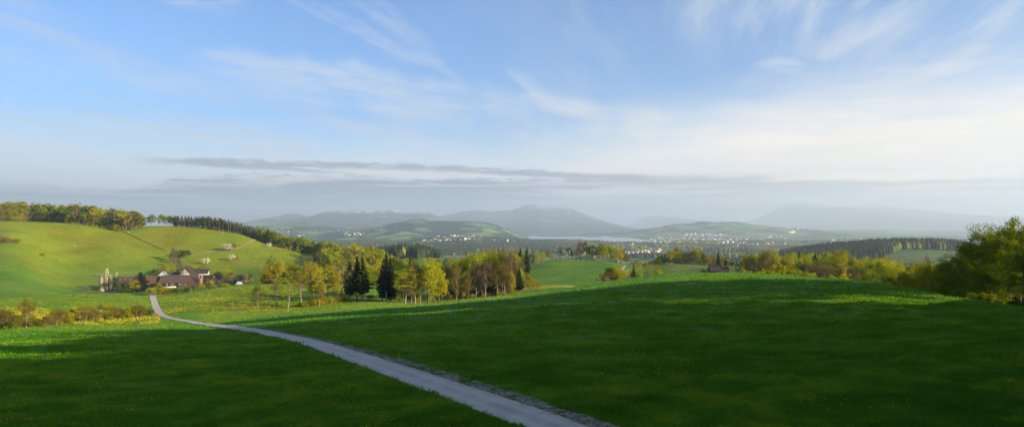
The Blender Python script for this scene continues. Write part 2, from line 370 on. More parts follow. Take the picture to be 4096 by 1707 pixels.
dand = np.zeros(GX.shape)
dand += .85*sstep(236, 245, GY)*sstep(345, 325, GY)*sstep(625, 650, GU)*sstep(1250, 950, GU)
dand += .8*sstep(175, 188, GY-.0*GX)*sstep(228, 205, GY)*sstep(600, 560, GU)
dand += .5*sstep(250, 275, GY)*sstep(330, 300, GY)*sstep(480, 560, GU)*sstep(625, 610, GU)
dand += .25*sstep(560, 620, GY)*sstep(900, 700, GU)*sstep(.5, .62, fbm(GX/60, GY/30, 3, 9))
# bare bands of trodden or ploughed soil
plo = sstep(1250, 1350, GY)*sstep(2000, 1800, GY)*sstep(2480, 2520, GU)*sstep(2680, 2640, GU)
valley = sstep(1000, 1150, GY)*(1-sstep(3500, 3560, GU)*sstep(1500, 1450, GY))
NR, NTH = GX.shape
idx = (np.arange(NR-1)[:, None]*NTH+np.arange(NTH-1)[None, :]).ravel()
gf = np.stack((idx, idx+1, idx+NTH+1, idx+NTH), 1)
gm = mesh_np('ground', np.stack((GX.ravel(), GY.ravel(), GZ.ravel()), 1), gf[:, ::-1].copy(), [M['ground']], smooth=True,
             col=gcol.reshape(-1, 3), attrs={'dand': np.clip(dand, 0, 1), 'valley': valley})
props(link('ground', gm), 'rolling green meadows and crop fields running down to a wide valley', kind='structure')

# ------------------------------------------------------------------ lake
m, nt = nodes('lake_water'); b = NB(nt)
pos = b.n('ShaderNodeNewGeometry').outputs['Position']
mp = b.n('ShaderNodeMapping', {'Vector': pos, 'Scale': (.004, .012, .01)})
bp = b.n('ShaderNodeBump', {'Height': b.noise(mp.outputs[0], 1.0, 5, .6), 'Strength': .12, 'Distance': 8.0})
p = b.n('ShaderNodeBsdfPrincipled', {'Base Color': (.10, .16, .22, 1), 'Roughness': .18, 'Normal': bp.outputs[0]})
b.out(p.outputs[0]); M['lake'] = m
lv = []
for (u, Y) in ((1900, 4700), (2700, 4700), (2750, 9600), (1900, 9600)): lv.append(((u-CX)*Y/F, Y, -124.5))
props(link('lake', mesh_np('lake', np.array(lv), np.array([[0, 1, 2, 3]]), [m])), 'long pale blue lake at the foot of the mountains', kind='structure')

# ------------------------------------------------------------------ mountain ranges and far hills
def make_hill_mat(name, green, forest, meadow_bias, snow_z=None, rock=None, scale=1/420.):
    m, nt = nodes(name); b = NB(nt)
    g = b.n('ShaderNodeNewGeometry'); pos = g.outputs['Position']
    mp = b.n('ShaderNodeMapping', {'Vector': pos, 'Scale': (scale, scale*.7, scale*1.5)})
    nz = b.noise(mp.outputs[0], 1.0, 8, .62, .4)
    fm = b.ss(nz, meadow_bias-.03, meadow_bias+.03)
    sp = b.noise(pos, .02, 4, .7)
    fc = b.mix(b.ss(sp, .35, .7), tuple(x*.6 for x in forest), tuple(x*1.5 for x in forest))
    gc = b.mix(b.noise(mp.outputs[0], 3.0, 4, .6), tuple(x*.7 for x in green), tuple(x*1.3 for x in green))
    c = b.mix(fm, gc, fc)
    if snow_z is not None:
        z = b.n('ShaderNodeSeparateXYZ', {0: pos}).outputs[2]
        sn = b.noise(pos, .006, 7, .7)
        k = b.math('MULTIPLY', b.ss(z, snow_z[0], snow_z[1]), b.ss(sn, snow_z[2], snow_z[2]+.06))
        c = b.mix(k, c, (.50, .53, .58))
    d = b.n('ShaderNodeBsdfDiffuse', {'Color': c}); b.out(d.outputs[0]); return m

HILLS = []
def ridge(name, label, pts, Y0, wf, wb, mat, du=6, nt_=54, p=1.45, rough=.20, seed=1, zb=-126.0, flen=1.0, jag=1.0):
    us = np.arange(pts[0][0], pts[-1][0]+.1, du)
    vv = np.interp(us, [a for a, _ in pts], [b for _, b in pts])
    vv = vv+(fbm(us/22., us*0+seed, 4, seed)-.5)*6.0*jag; k = np.ones(3)/3; vs = np.convolve(np.pad(vv, 1, mode='edge'), k, 'valid')
    zr = (HV-vs)*Y0/F
    t = np.concatenate((-np.linspace(1, 0, nt_)**1.15*wf, np.linspace(0, 1, 14)[1:]*wb))
    U_, T_ = np.meshgrid(us, t)
    X = (U_-CX)*Y0/F; Y = Y0+T_
    s = np.where(T_ < 0, 1+T_/wf, 1-T_/wb); s = np.clip(s, 0, 1)
    sh = s**p
    L = Y0*.045*flen
    spur = 1-np.abs(2*fbm((X+.55*T_)/L, T_/(L*3.0), 4, seed)-1)        # ridged spurs running down the face
    ridg = fbm(X/(L*.5), Y/(L*.5), 5, seed+9)
    env = np.sin(np.pi*np.clip(s, 0, 1))**.8
    z = zb+(zr[None, :]-zb)*(sh*(1+env*rough*((spur-.72)*1.6+(ridg-.5)*.8)))
    z = np.minimum(z, zb+(zr[None, :]-zb)*(s**.45)*1.0)
    z = z+(fbm(X/(L*.12), Y/(L*.12), 3, seed+4)-.5)*(zr[None, :]-zb)*.02*sh
    n0, n1 = X.shape
    ii = (np.arange(n0-1)[:, None]*n1+np.arange(n1-1)[None, :]).ravel()
    f = np.stack((ii, ii+1, ii+n1+1, ii+n1), 1)
    me = mesh_np(name, np.stack((X.ravel(), Y.ravel(), z.ravel()), 1), f, [mat], smooth=True)
    if name == 'hill': HILLS.append((us, Y0, t, z))
    return props(link(name, me), label, kind='structure')

HM = {}
HM['green'] = make_hill_mat('hill_meadow_and_wood', (.10, .17, .05), (.018, .035, .016), .50)
HM['zug'] = make_hill_mat('hill_wooded', (.12, .19, .045), (.014, .032, .014), .455)
HM['mid'] = make_hill_mat('mountain_slopes', (.12, .16, .06), (.020, .034, .022), .42, (250, 330, .47))
HM['rigi'] = make_hill_mat('mountain_snow_streaked', (.12, .16, .06), (.018, .030, .022), .43, (400, 560, .50))
HM['far'] = make_hill_mat('far_mountain', (.06, .08, .06), (.03, .04, .04), .42, (600, 820, .44))
HM['alps'] = make_hill_mat('snowy_alps', (.10, .12, .12), (.05, .06, .06), .45, (250, 700, .50))
ridge('mountain', 'faint snowy alps above the dark conifer ridge',
      [(760,905),(840,898),(845,862),(852,850),(862,856),(872,848),(885,850),(898,842),(908,848),(925,862),(945,872),(990,880),(1050,862),(1075,874),(1110,866),(1150,876),(1220,868),(1300,880),(1420,890)], 30000, 6000, 5000, HM['alps'], seed=3, p=1.3, jag=2.2)
ridge('mountain', 'far blue mountain chain behind the right plain, snow on its tops',
      [(2500,905),(2560,878),(2620,862),(2680,868),(2760,880),(2880,886),(2990,890),(3030,874),(3070,856),(3110,834),(3135,824),(3160,812),(3180,808),(3200,811),(3215,815),(3240,811),(3262,813),(3300,822),(3330,834),(3350,838),(3385,830),(3420,822),(3450,819),(3470,825),(3500,821),(3520,824),(3560,835),(3600,832),(3650,845),(3690,858),(3720,854),(3760,857),(3800,864),(3840,855),(3880,858),(3920,862),(3980,872),(4060,876),(4200,872),(4500,880),(5000,895)], 28000, 14000, 5000, HM['far'], seed=12, p=1.5, jag=1.5)
ridge('mountain', 'blue mountain with flat wooded top above the left hills',
      [(960,912),(1050,893),(1085,886),(1110,868),(1150,856),(1190,855),(1225,866),(1250,866),(1275,852),(1310,844),(1360,840),(1400,839),(1440,843),(1480,839),(1530,841),(1580,838),(1615,842),(1640,852),(1665,850),(1700,846),(1720,852),(1760,872),(1850,890),(2000,915)], 15000, 5600, 3500, HM['mid'], seed=21)
ridge('mountain', 'highest blue mountain behind the lake with snow streaks on top',
      [(1600,905),(1700,868),(1780,862),(1820,852),(1860,845),(1890,840),(1930,841),(1970,846),(2010,840),(2045,840),(2065,832),(2090,824),(2115,816),(2135,816),(2165,822),(2195,829),(2215,831),(2232,828),(2250,831),(2285,834),(2310,845),(2340,856),(2375,872),(2410,888),(2440,899),(2480,912),(2560,925),(2640,930)], 20000, 10400, 4500, HM['rigi'], seed=33, p=1.7)
ridge('hill', 'low green hill with farms in front of the flat topped mountain',
      [(940,920),(1000,905),(1080,900),(1140,893),(1200,892),(1270,898),(1330,908),(1400,915),(1500,925),(1600,940)], 8300, 2600, 1500, HM['green'], seed=41, rough=.45)
ridge('hill', 'long wooded hill rising from the lakeside town',
      [(1180,955),(1260,938),(1340,925),(1420,915),(1500,905),(1570,893),(1620,884),(1660,876),(1690,875),(1720,884),(1760,882),(1800,884),(1850,884),(1900,886),(1950,890),(1985,900),(2020,913),(2055,930),(2090,946),(2110,950)], 7400, 2300, 1500, HM['zug'], seed=52, rough=.5, flen=1.2, jag=.5)
ridge('hill', 'low hill on the far shore of the lake',
      [(2130,949),(2180,944),(2230,938),(2300,934),(2400,930),(2480,925),(2600,925),(2700,930)], 9900, 1100, 900, HM['green'], seed=57, rough=.3)
ridge('hill', 'broad green hill standing in the plain right of the lake',
      [(2440,928),(2520,922),(2600,914),(2640,906),(2690,897),(2760,893),(2790,887),(2830,886),(2870,889),(2900,887),(2950,888),(2990,894),(3030,900),(3070,903),(3130,912),(3200,915),(3300,920),(3400,926)], 9600, 2200, 1500, HM['green'], seed=61, rough=.4)
ridge('hill', 'faint low hill at the far end of the plain',
      [(3300,930),(3360,922),(3450,918),(3560,920),(3640,924),(3760,921),(3900,924),(4096,920),(4400,924),(4800,930)], 12500, 1800, 1500, HM['green'], seed=66, rough=.3)
ridge('hill', 'faint low hill behind the factories of the plain',
      [(3000,914),(3150,904),(3250,908),(3350,900),(3480,896),(3600,902),(3800,893),(3950,897),(4096,893),(4300,895),(4800,905)], 19000, 4500, 3000, HM['green'], seed=68, rough=.3)

# ------------------------------------------------------------------ lane, track and paths
def resample(a, n):
    a = np.array(a, float); d = np.concatenate(([0], np.cumsum(np.linalg.norm(np.diff(a[:, :2], axis=0), axis=1))))
    t = np.linspace(0, d[-1], n)
    return np.stack([pchip(d, a[:, k], t) for k in range(a.shape[1])], 1)
def sheet(name, L, R, mat, lift, nx=6, label=None, attr=True):
    n = len(L); v = []; e = []
    for k in range(nx+1):
        t = k/nx; P = L*(1-t)+R*t
        z = gz(P[:, 0], P[:, 1])+lift*(1+P[:, 1]/150.)
        v.append(np.stack((P[:, 0], P[:, 1], z), 1)); e.append(np.full(n, t))
    v = np.concatenate(v); ii = (np.arange(nx)[:, None]*n+np.arange(n-1)[None, :]).ravel()
    f = np.stack((ii, ii+1, ii+n+1, ii+n), 1)
    nrm = np.cross(v[f[0, 1]]-v[f[0, 0]], v[f[0, 3]]-v[f[0, 0]])
    if nrm[2] < 0: f = f[:, ::-1].copy()
    return props(link(name, mesh_np(name, v, f, [mat], smooth=True, attrs={'side': np.concatenate(e)})), label, kind='structure')

m, nt = nodes('worn_asphalt'); b = NB(nt)
pos = b.n('ShaderNodeNewGeometry').outputs['Position']
sd = b.n('ShaderNodeAttribute', attribute_name='side').outputs['Fac']
c = b.mix(b.ss(b.noise(pos, .5, 5, .6), .3, .7), (.30, .262, .22), (.40, .35, .30))
track = b.math('ADD', b.ss(b.math('ABSOLUTE', b.math('SUBTRACT', sd, .30)), .16, .02), b.ss(b.math('ABSOLUTE', b.math('SUBTRACT', sd, .72)), .16, .02))
c = b.mix(b.math('MULTIPLY', track, .35), c, (.48, .42, .36))
c = b.mix(b.math('MULTIPLY', b.ss(b.noise(pos, 9., 3, .7), .55, .75), .3), c, (.10, .10, .10))
edge = b.math('ADD', b.ss(sd, .07, .0), b.ss(sd, .93, 1.0))
c = b.mix(b.math('MULTIPLY', b.math('MULTIPLY', edge, b.ss(b.noise(pos, 1.2, 4, .7), .35, .6)), .8), c, (.10, .085, .05))
p = b.n('ShaderNodeBsdfPrincipled', {'Base Color': c, 'Roughness': .8, 'Normal': b.n('ShaderNodeBump', {'Height': b.noise(pos, 30., 3), 'Strength': .3, 'Distance': .02}).outputs[0]})
p.inputs['Specular IOR Level'].default_value = .12
b.out(p.outputs[0]); M['asphalt'] = m
m, nt = nodes('trodden_gravel'); b = NB(nt)
pos = b.n('ShaderNodeNewGeometry').outputs['Position']
sd = b.n('ShaderNodeAttribute', attribute_name='side').outputs['Fac']
c = b.mix(b.ss(b.noise(pos, 2.5, 5, .75), .35, .65), (.085, .075, .05), (.27, .24, .19))
gr = b.ss(b.noise(pos, .9, 5, .75), .50, .58)
c = b.mix(gr, c, (.045, .095, .015))
p = b.n('ShaderNodeBsdfDiffuse', {'Color': c})
p2 = b.n('ShaderNodeBump', {'Height': b.noise(pos, 4, 4, .7), 'Strength': .9, 'Distance': .15}); nt.links.new(p2.outputs[0], p.inputs['Normal'])
b.out(p.outputs[0]); M['gravel'] = m
M['earth'] = plain('dry_earth_path', (.30, .22, .11), .9, .3, .4)
M['earth_dark'] = plain('dark_track', (.11, .085, .06), .9, .3, .4)

LE = [(2300,1800),(2068,1707),(1792,1599),(1613,1529),(1474,1473),(1306,1416),(1214,1381),(1131,1355),(1019,1332),(907,1314),(795,1297),(706,1282),(660,1272),(634,1262),(618,1246),(608,1228),(602,1206),(597,1182)]
RE = [(2600,1800),(2357,1707),(2217,1655),(2000,1586),(1787,1521),(1647,1473),(1535,1440),(1409,1400),(1312,1373),(1214,1350),(1131,1332),(1019,1313),(879,1297),(795,1286),(717,1275),(672,1261),(652,1246),(640,1228),(631,1206),(625,1181)]
# both edges as ground points; the nearest ones continue straight on behind the frame's lower edge
def edge(pts):
    g = [hit(u, v) for (u, v) in pts if v <= 1707]
    a = np.array(g)
    d = a[0]-a[2]; d = d/np.linalg.norm(d[:2])
    pre = [a[0]+d*k for k in (40, 20, 8)]
    e = a[-1]-a[-3]; e = e/np.linalg.norm(e[:2])
    return np.array(pre+list(a))
Lp, Rp = resample(edge(LE), 400), resample(edge(RE), 400)
C_ = (Lp+Rp)/2
# keep a steady lane width, square to the lane's own direction
tan = np.gradient(C_[:, :2], axis=0); tan /= np.linalg.norm(tan, axis=1)[:, None]
nor = np.stack((tan[:, 1], -tan[:, 0]), 1)
wd = np.abs(np.sum((Rp-Lp)[:, :2]*nor, axis=1))
k = np.ones(61)/61; wd = np.convolve(np.pad(wd, 30, mode='edge'), k, 'valid')
for q in range(2): C_[:, q] = np.convolve(np.pad(C_[:, q], 5, mode='edge'), np.ones(11)/11, 'valid')
print('lane widths', wd[::40].round(2), 'Y', C_[::40, 1].round(0))
ext = C_[-1, :2]+ (C_[-1, :2]-C_[-12, :2])/np.linalg.norm(C_[-1, :2]-C_[-12, :2])*12
Lp = C_[:, :2]-nor*wd[:, None]/2; Rp = C_[:, :2]+nor*wd[:, None]/2
def addend(P, n): return np.concatenate((P, np.array([P[-1]+(P[-1]-P[-8])/np.linalg.norm(P[-1]-P[-8])*s for s in np.linspace(1, n, 12)])))
sheet('lane', addend(Lp, 16), addend(Rp, 16), M['asphalt'], .045, 10, 'narrow grey asphalt lane curving down to the farm')
# gravel shoulder on the right hand side of the near part
ns = 230
wsh = np.interp(np.arange(ns), [0, 60, 120, 175, 229], [1.6, 1.35, .95, .5, .1])
sheet('gravel_verge', Rp[:ns]-nor[:ns]*.12, Rp[:ns]+nor[:ns]*wsh[:, None], M['gravel'], .028, 6, 'trodden gravel and mud strip along the right edge of the lane')
def path_px(name, pts, w, mat, label, lift=.06, n=90):
    c = resample([hit(u, v) for u, v in pts], n)
    t = np.gradient(c[:, :2], axis=0); t /= np.linalg.norm(t, axis=1)[:, None]
    nn = np.stack((t[:, 1], -t[:, 0]), 1)
    ww = w*(1+.35*(vnoise(np.arange(n)*.35, np.zeros(n), 3)-.5))[:, None]
    sheet(name, c[:, :2]-nn*ww/2, c[:, :2]+nn*ww/2, mat, lift, 2, label)
path_px('path', [(764,1026),(810,1016),(850,1010),(890,1004),(925,999),(955,993),(975,982),(1000,970),(1028,957)], 2.4, M['earth'], 'pale earth path crossing the hillside below the conifers', .12)
path_px('path', [(1078,997),(1100,998),(1125,997),(1148,994)], 2.2, M['earth'], 'short pale path beside the small blossom tree', .12)
path_px('track', [(735,1078),(727,1056),(719,1040),(712,1026)], 1.9, M['earth_dark'], 'dark farm track climbing between bushes behind the farm', .12)
M['ditch'] = plain('rank_dark_grass', (.035, .075, .006), .9, .3, .4)
path_px('ditch', [(492,927),(525,941),(560,958),(600,976),(640,994),(668,1006)], .8, M['ditch'], 'dark grassy ditch line running down the left hill from the wood corner', .12)
path_px('track', [(628,1262),(606,1259),(590,1261),(572,1266)], 2.2, M['earth_dark'], 'short farm track branching left off the lane', .05, 30)
path_px('path', [(2590,1062),(2640,1060),(2690,1057),(2705,1056)], 2.6, M['earth'], 'pale path along the top of the light green field', .10, 40)
# ------------------------------------------------------------------ plant prototypes (unit: a tree 20 m tall, scaled when placed)
def quads(cen, nrm, size, asp=1.0, roll=None, r=None):
    """quads centred on cen, facing nrm; returns verts, faces"""
    n = len(cen); r = r or rng
    nrm = nrm/np.maximum(np.linalg.norm(nrm, axis=1), 1e-6)[:, None]
    ref = r.normal(size=(n, 3)); a = np.cross(nrm, ref); a /= np.maximum(np.linalg.norm(a, axis=1), 1e-6)[:, None]
    b_ = np.cross(nrm, a); s = np.asarray(size)[:, None]/2
    k = r.uniform(.6, 1.25, (n, 4, 1))
    v = np.stack((cen-a*s*k[:, 0], cen-b_*s*asp*k[:, 1], cen+a*s*k[:, 2], cen+b_*s*asp*k[:, 3]), 1)
    return v.reshape(-1, 3), np.arange(n*4).reshape(-1, 4)
def strips(p0, p1, w, r=None):
    r = r or rng; d = p1-p0; ref = r.normal(size=d.shape); a = np.cross(d, ref)
    a /= np.maximum(np.linalg.norm(a, axis=1), 1e-6)[:, None]; w = np.asarray(w)[:, None]/2
    v = np.stack((p0-a*w, p0+a*w, p1+a*w*.4, p1-a*w*.4), 1)
    return v.reshape(-1, 3), np.arange(len(p0)*4).reshape(-1, 4)
def merge(parts):
    vs, fs, ts, o = [], [], [], 0
    for v, f, t in parts:
        vs.append(v); fs.append(f+o); ts.append(t); o += len(v)
    return np.concatenate(vs), np.concatenate(fs), np.concatenate(ts)

def broad(name, seed, mat, bark, H=20., rx=5., rz=7., zc=12., ncl=46, per=75, leaf=.40, crad=.34, base=.0, twigs=0, trunk_r=.30,
          lean=.6, fork=None, limbs=11, inner=.45, stems=1, sub=0, flat=.75, top=1.0):
    r = np.random.default_rng(seed)
    # clump centres through the crown's volume, more towards its skin, leaving gaps
    n = ncl; d = r.normal(size=(n*3, 3)); d /= np.linalg.norm(d, axis=1)[:, None]
    d = d[d[:, 2] > -.85][:n]; rad = inner+(1-inner)*r.uniform(0, 1, len(d))**.55
    lob = 1+.22*np.sin(3*np.arctan2(d[:, 1], d[:, 0])+r.uniform(0, 6))+r.normal(0, .07, len(d))
    cen = d*rad[:, None]*lob[:, None]*np.array((rx, rx, rz))
    wz = np.clip(cen[:, 2]/rz, -1, 1); cen[:, :2] *= (1-.28*np.maximum(wz, 0)**2*top)[:, None]; cen[:, 2] += zc
    cen[:, 2] = np.maximum(cen[:, 2], base+.5)
    cr = rx*crad*r.uniform(.65, 1.25, len(cen))
    parts = []
    nl = int(per*len(cen)); ci = r.integers(0, len(cen), nl)
    o = r.normal(size=(nl, 3)); o /= np.linalg.norm(o, axis=1)[:, None]; o *= (r.uniform(0, 1, nl)**.45)[:, None]
    p = cen[ci]+o*cr[ci][:, None]*np.array((1, 1, flat))
    nr = o*.7+r.normal(size=(nl, 3))*.8+np.array((0, 0, .35))
    v, f = quads(p, nr, leaf*r.uniform(.55, 1.35, nl), .8, r=r)
    ct = r.uniform(0, 1, len(cen)); tint = np.repeat(np.clip(.62*ct[ci]+.38*r.uniform(0, 1, nl), 0, 1), 4)
    parts.append((v, f, tint))
    if twigs:
        m_ = int(twigs*len(cen)); ci2 = r.integers(0, len(cen), m_)
        axis = cen[ci2]-np.array((0, 0, zc-rz*.7)); axis /= np.linalg.norm(axis, axis=1)[:, None]
        p0 = cen[ci2]+r.normal(size=(m_, 3))*cr[ci2][:, None]*.35
        p1 = p0+(axis+r.normal(size=(m_, 3))*.45+np.array((0, 0, .35)))*cr[ci2][:, None]*r.uniform(.4, 1.1, m_)[:, None]
        v, f = strips(p0, p1, np.full(m_, .075*H/20), r); parts.append((v, f, np.repeat(r.uniform(0, .5, m_), 4)))
    v, f, t = merge(parts)
    crown = mesh_np('crown_'+name, v, f, [mat], attrs={'tint': t})
    # trunk and limbs
    mb = MB()
    for s in range(stems):
        ox, oy = (0, 0) if stems == 1 else (r.uniform(-rx*.4, rx*.4), r.uniform(-rx*.4, rx*.4))
        lx, ly = r.uniform(-lean, lean), r.uniform(-lean, lean)
        th_ = zc+rz*(.35 if stems == 1 else .2)
        pts = [(ox+lx*q**1.5+r.uniform(-.12, .12), oy+ly*q**1.5+r.uniform(-.12, .12), -.6+(th_+.6)*q) for q in np.linspace(0, 1, 7)]
        mb.tube(pts, [trunk_r*(1.25-q*.95) for q in np.linspace(0, 1, 7)], 7, cap=False)
        order = r.permutation(len(cen))[:limbs]
        for k in order:
            c = cen[k]; z0 = max(base*.9+1.0, min(c[2]-2.0, th_*.92))*r.uniform(.72, .98); z0 = min(z0, c[2]-.3)
            q = np.clip(z0/th_, 0, 1); a = np.array((ox+lx*q**1.5, oy+ly*q**1.5, z0))
            mid = a*.5+c*.5+np.array((0, 0, (c[2]-z0)*.10-.2)); mid[:2] += (c-a)[:2]*.10
            rr_ = trunk_r*(.42-.18*q)
            mb.tube([a, a*.75+mid*.25, mid, c], [rr_, rr_*.85, rr_*.55, rr_*.2], 5, cap=False)
            for _ in range(sub):
                e = c+r.normal(size=3)*cr[k]*.9+np.array((0, 0, .6)); mb.tube([mid, (mid+e)/2+r.normal(size=3)*.25, e], [rr_*.38, rr_*.26, rr_*.08], 4, cap=False)
    return crown, mb.mesh('trunk_'+name, [bark], True)

def spruce(name, seed, mat, bark, H=20., R=3.3, z0=.10, levels=34, nb=9, cards=5, dens=1.0, ragged=.22):
    r = np.random.default_rng(seed); P0 = []; N = []; S = []; TT = []
    for k in range(levels):
        q = k/(levels-1); z = H*(z0+(1-z0)*q**.92); rad = R*(1-q)**.82*(1+r.normal(0, ragged*.5))+.12
        if q < .12: rad *= .55+q*3.5
        for j in range(max(3, int(nb*(1-.45*q)))):
            a = r.uniform(0, 2*math.pi); L = rad*r.uniform(.62, 1.18); nc = max(2, int(cards*L/R+1.2)); tt = r.uniform(0, 1)
            for c in range(nc):
                t = (c+.6)/nc; dr = L*t; zz = z-.30*dr-.05*dr*dr/ max(R, 1)+.10*L*(t > .8)+r.normal(0, .10)
                P0.append((math.cos(a)*dr+r.normal(0, .12), math.sin(a)*dr+r.normal(0, .12), zz))
                N.append((math.cos(a)*.45+r.normal(0, .5), math.sin(a)*.45+r.normal(0, .5), .75)); S.append((.42+.5*L/R*(1.05-t*.45))*r.uniform(.7, 1.3)*R/3.3); TT.append(tt*.6+.4*r.uniform())
                # hanging secondary twigs
                P0.append((math.cos(a)*dr, math.sin(a)*dr, zz-.28)); N.append((math.cos(a+1.57)+r.normal(0, .4), math.sin(a+1.57)+r.normal(0, .4), .1)); S.append((.35+.38*L/R)*r.uniform(.7, 1.3)*R/3.3); TT.append(tt*.6+.4*r.uniform())
    v, f = quads(np.array(P0), np.array(N), np.array(S)*1.25, .62, r=r)
    crown = mesh_np('crown_'+name, v, f, [mat], attrs={'tint': np.repeat(np.array(TT), 4)})
    mb = MB(); mb.tube([(0, 0, -.6), (r.uniform(-.1, .1), 0, H*.4), (0, r.uniform(-.1, .1), H*.97)], [.34, .22, .04], 7, cap=False)
    for _ in range(10):
        a = r.uniform(0, 6.28); z = H*r.uniform(.04, z0+.05); L = r.uniform(.5, 1.6); mb.tube([(0, 0, z), (math.cos(a)*L, math.sin(a)*L, z-.25)], [.05, .015], 4, cap=False)
    return crown, mb.mesh('trunk_'+name, [bark], True)

PR = {}
def reg(kind, lst): PR[kind] = lst
MT = M; BK = M['bark']; PB = M['pale_bark']
def trio(fn, **kw): return [fn(seed=s, **kw) for s in (11, 23, 37)]
def brd(kind, mat, bark, seeds=(11, 23, 37), **kw): reg(kind, [broad(f'{kind}{i}', s+len(kind)*7, mat, bark, **kw) for i, s in enumerate(seeds)])
# middle distance
brd('beech', M['beech'], BK, rx=5.6, rz=8.0, zc=11.4, ncl=72, per=95, leaf=.46, base=2.5)
brd('fresh', M['fresh'], BK, rx=5.4, rz=8.3, zc=11.2, ncl=74, per=95, leaf=.45, base=2.0)
brd('amber', M['amber'], BK, rx=5.0, rz=7.9, zc=11.6, ncl=64, per=85, leaf=.42, twigs=10, base=3)
brd('dark', M['dark'], BK, rx=5.4, rz=8.0, zc=11.4, ncl=68, per=90, leaf=.46, base=2.5)
brd('tall', M['beech'], PB, rx=4.1, rz=5.4, zc=14.3, ncl=40, per=70, leaf=.40, base=7, lean=1.0)
brd('slim', M['amber'], PB, rx=2.9, rz=8.2, zc=11.6, ncl=48, per=62, leaf=.36, twigs=8, base=3, trunk_r=.20, lean=1.2, sub=1)
brd('slimgreen', M['fresh'], PB, rx=3.0, rz=8.2, zc=11.6, ncl=48, per=56, leaf=.36, twigs=6, base=3, trunk_r=.20, lean=1.2, sub=1)
brd('bud', M['bud'], PB, rx=4.8, rz=7.6, zc=12, ncl=66, per=48, leaf=.30, twigs=34, base=3, limbs=20, sub=2, trunk_r=.26)
brd('rosy', M['rosy'], PB, rx=4.8, rz=7.6, zc=12, ncl=64, per=30, leaf=.28, twigs=40, base=3, limbs=22, sub=2, trunk_r=.26)
brd('bare', M['bud'], PB, rx=3.6, rz=6.0, zc=13.4, ncl=36, per=10, leaf=.26, twigs=26, base=6, limbs=26, sub=3, trunk_r=.24, lean=1.2)
brd('blossom', M['white'], BK, rx=7.6, rz=8.0, zc=11.2, ncl=46, per=46, leaf=.85, crad=.26, base=3.5, trunk_r=.5, inner=.3)
brd('pinkblossom', M['pink'], BK, rx=8.6, rz=6.0, zc=8.5, ncl=56, per=40, leaf=.8, crad=.24, base=1.0, trunk_r=.4, inner=.3)
brd('bush', M['amber'], BK, H=20, rx=10, rz=8.5, zc=9.5, ncl=56, per=52, leaf=1.0, twigs=16, crad=.30, base=0, trunk_r=.35, stems=4, limbs=6, inner=.2)
brd('greenbush', M['dark'], BK, H=20, rx=10, rz=8.5, zc=9.5, ncl=56, per=60, leaf=1.1, crad=.30, base=0, trunk_r=.35, stems=3, limbs=5, inner=.2)
brd('strawbush', M['straw'], BK, H=20, rx=11, rz=8.0, zc=9, ncl=50, per=22, leaf=.8, twigs=46, crad=.32, base=0, trunk_r=.3, stems=5, limbs=7, inner=.2)
brd('yellowbush', M['fresh'], BK, H=20, rx=9, rz=9, zc=10.5, ncl=56, per=60, leaf=1.0, crad=.30, base=0, trunk_r=.4, stems=3, limbs=5, inner=.2)
brd('poplar', M['dark'], BK, seeds=(11,), rx=1.9, rz=9.2, zc=10.4, ncl=34, per=50, leaf=.42, base=1)
reg('spruce', [spruce(f'spruce{i}', s, M['needle'], BK, R=R_, z0=z_, levels=40, nb=11, cards=6) for i, (s, R_, z_) in enumerate(((5, 3.6, .08), (6, 3.2, .12), (8, 4.0, .14)))])
reg('highspruce', [spruce(f'highspruce{i}', s, M['needle'], PB, R=R_, z0=z_, levels=38, nb=12, cards=6, ragged=.3) for i, (s, R_, z_) in enumerate(((15, 4.3, .20), (16, 3.6, .24)))])
reg('openspruce', [spruce('openspruce0', 25, M['needle'], BK, R=4.6, z0=.06, levels=19, nb=9, cards=7, ragged=.15)])
brd('pine', M['pine'], BK, seeds=(3, 4), rx=4.2, rz=4.6, zc=14.5, ncl=24, per=75, leaf=.42, crad=.30, base=8, inner=.35)
brd('tallpine', M['pine'], BK, seeds=(3, 4), rx=2.4, rz=8.0, zc=11.8, ncl=26, per=70, leaf=.40, crad=.38, base=3, inner=.2)
brd('bigpine', M['pine'], BK, seeds=(3, 4), rx=4.6, rz=8.4, zc=11.2, ncl=46, per=60, leaf=.7, crad=.34, base=2, inner=.3)
# far distance, coarser leaves
brd('fbeech', M['beech'], BK, rx=4.8, rz=8.4, zc=10.8, ncl=42, per=30, leaf=.85, base=1)
brd('ffresh', M['fresh'], BK, rx=4.8, rz=8.4, zc=10.8, ncl=42, per=30, leaf=.85, base=1)
brd('famber', M['amber'], BK, rx=4.4, rz=8.2, zc=11, ncl=40, per=26, leaf=.75, twigs=8, base=3)
brd('fdark', M['dark'], BK, rx=4.8, rz=8.4, zc=10.8, ncl=42, per=30, leaf=.85, base=1)
brd('frosy', M['rosy'], PB, rx=4.2, rz=7.8, zc=11.4, ncl=38, per=16, leaf=.6, twigs=24, base=3, limbs=12)
brd('fbud', M['bud'], PB, rx=4.2, rz=7.8, zc=11.4, ncl=38, per=20, leaf=.65, twigs=18, base=3, limbs=12)
brd('ftall', M['bud'], PB, rx=3.9, rz=4.6, zc=14.8, ncl=28, per=28, leaf=.75, base=8, trunk_r=.36)
brd('ftallg', M['beech'], PB, rx=3.9, rz=4.6, zc=14.8, ncl=28, per=28, leaf=.75, base=8, trunk_r=.36)
reg('fspruce', [spruce(f'fspruce{i}', s, M['needle'], PB, R=R_, z0=z_, levels=22, nb=6, cards=3) for i, (s, R_, z_) in enumerate(((55, 2.9, .2), (56, 2.6, .16), (58, 3.2, .25)))])
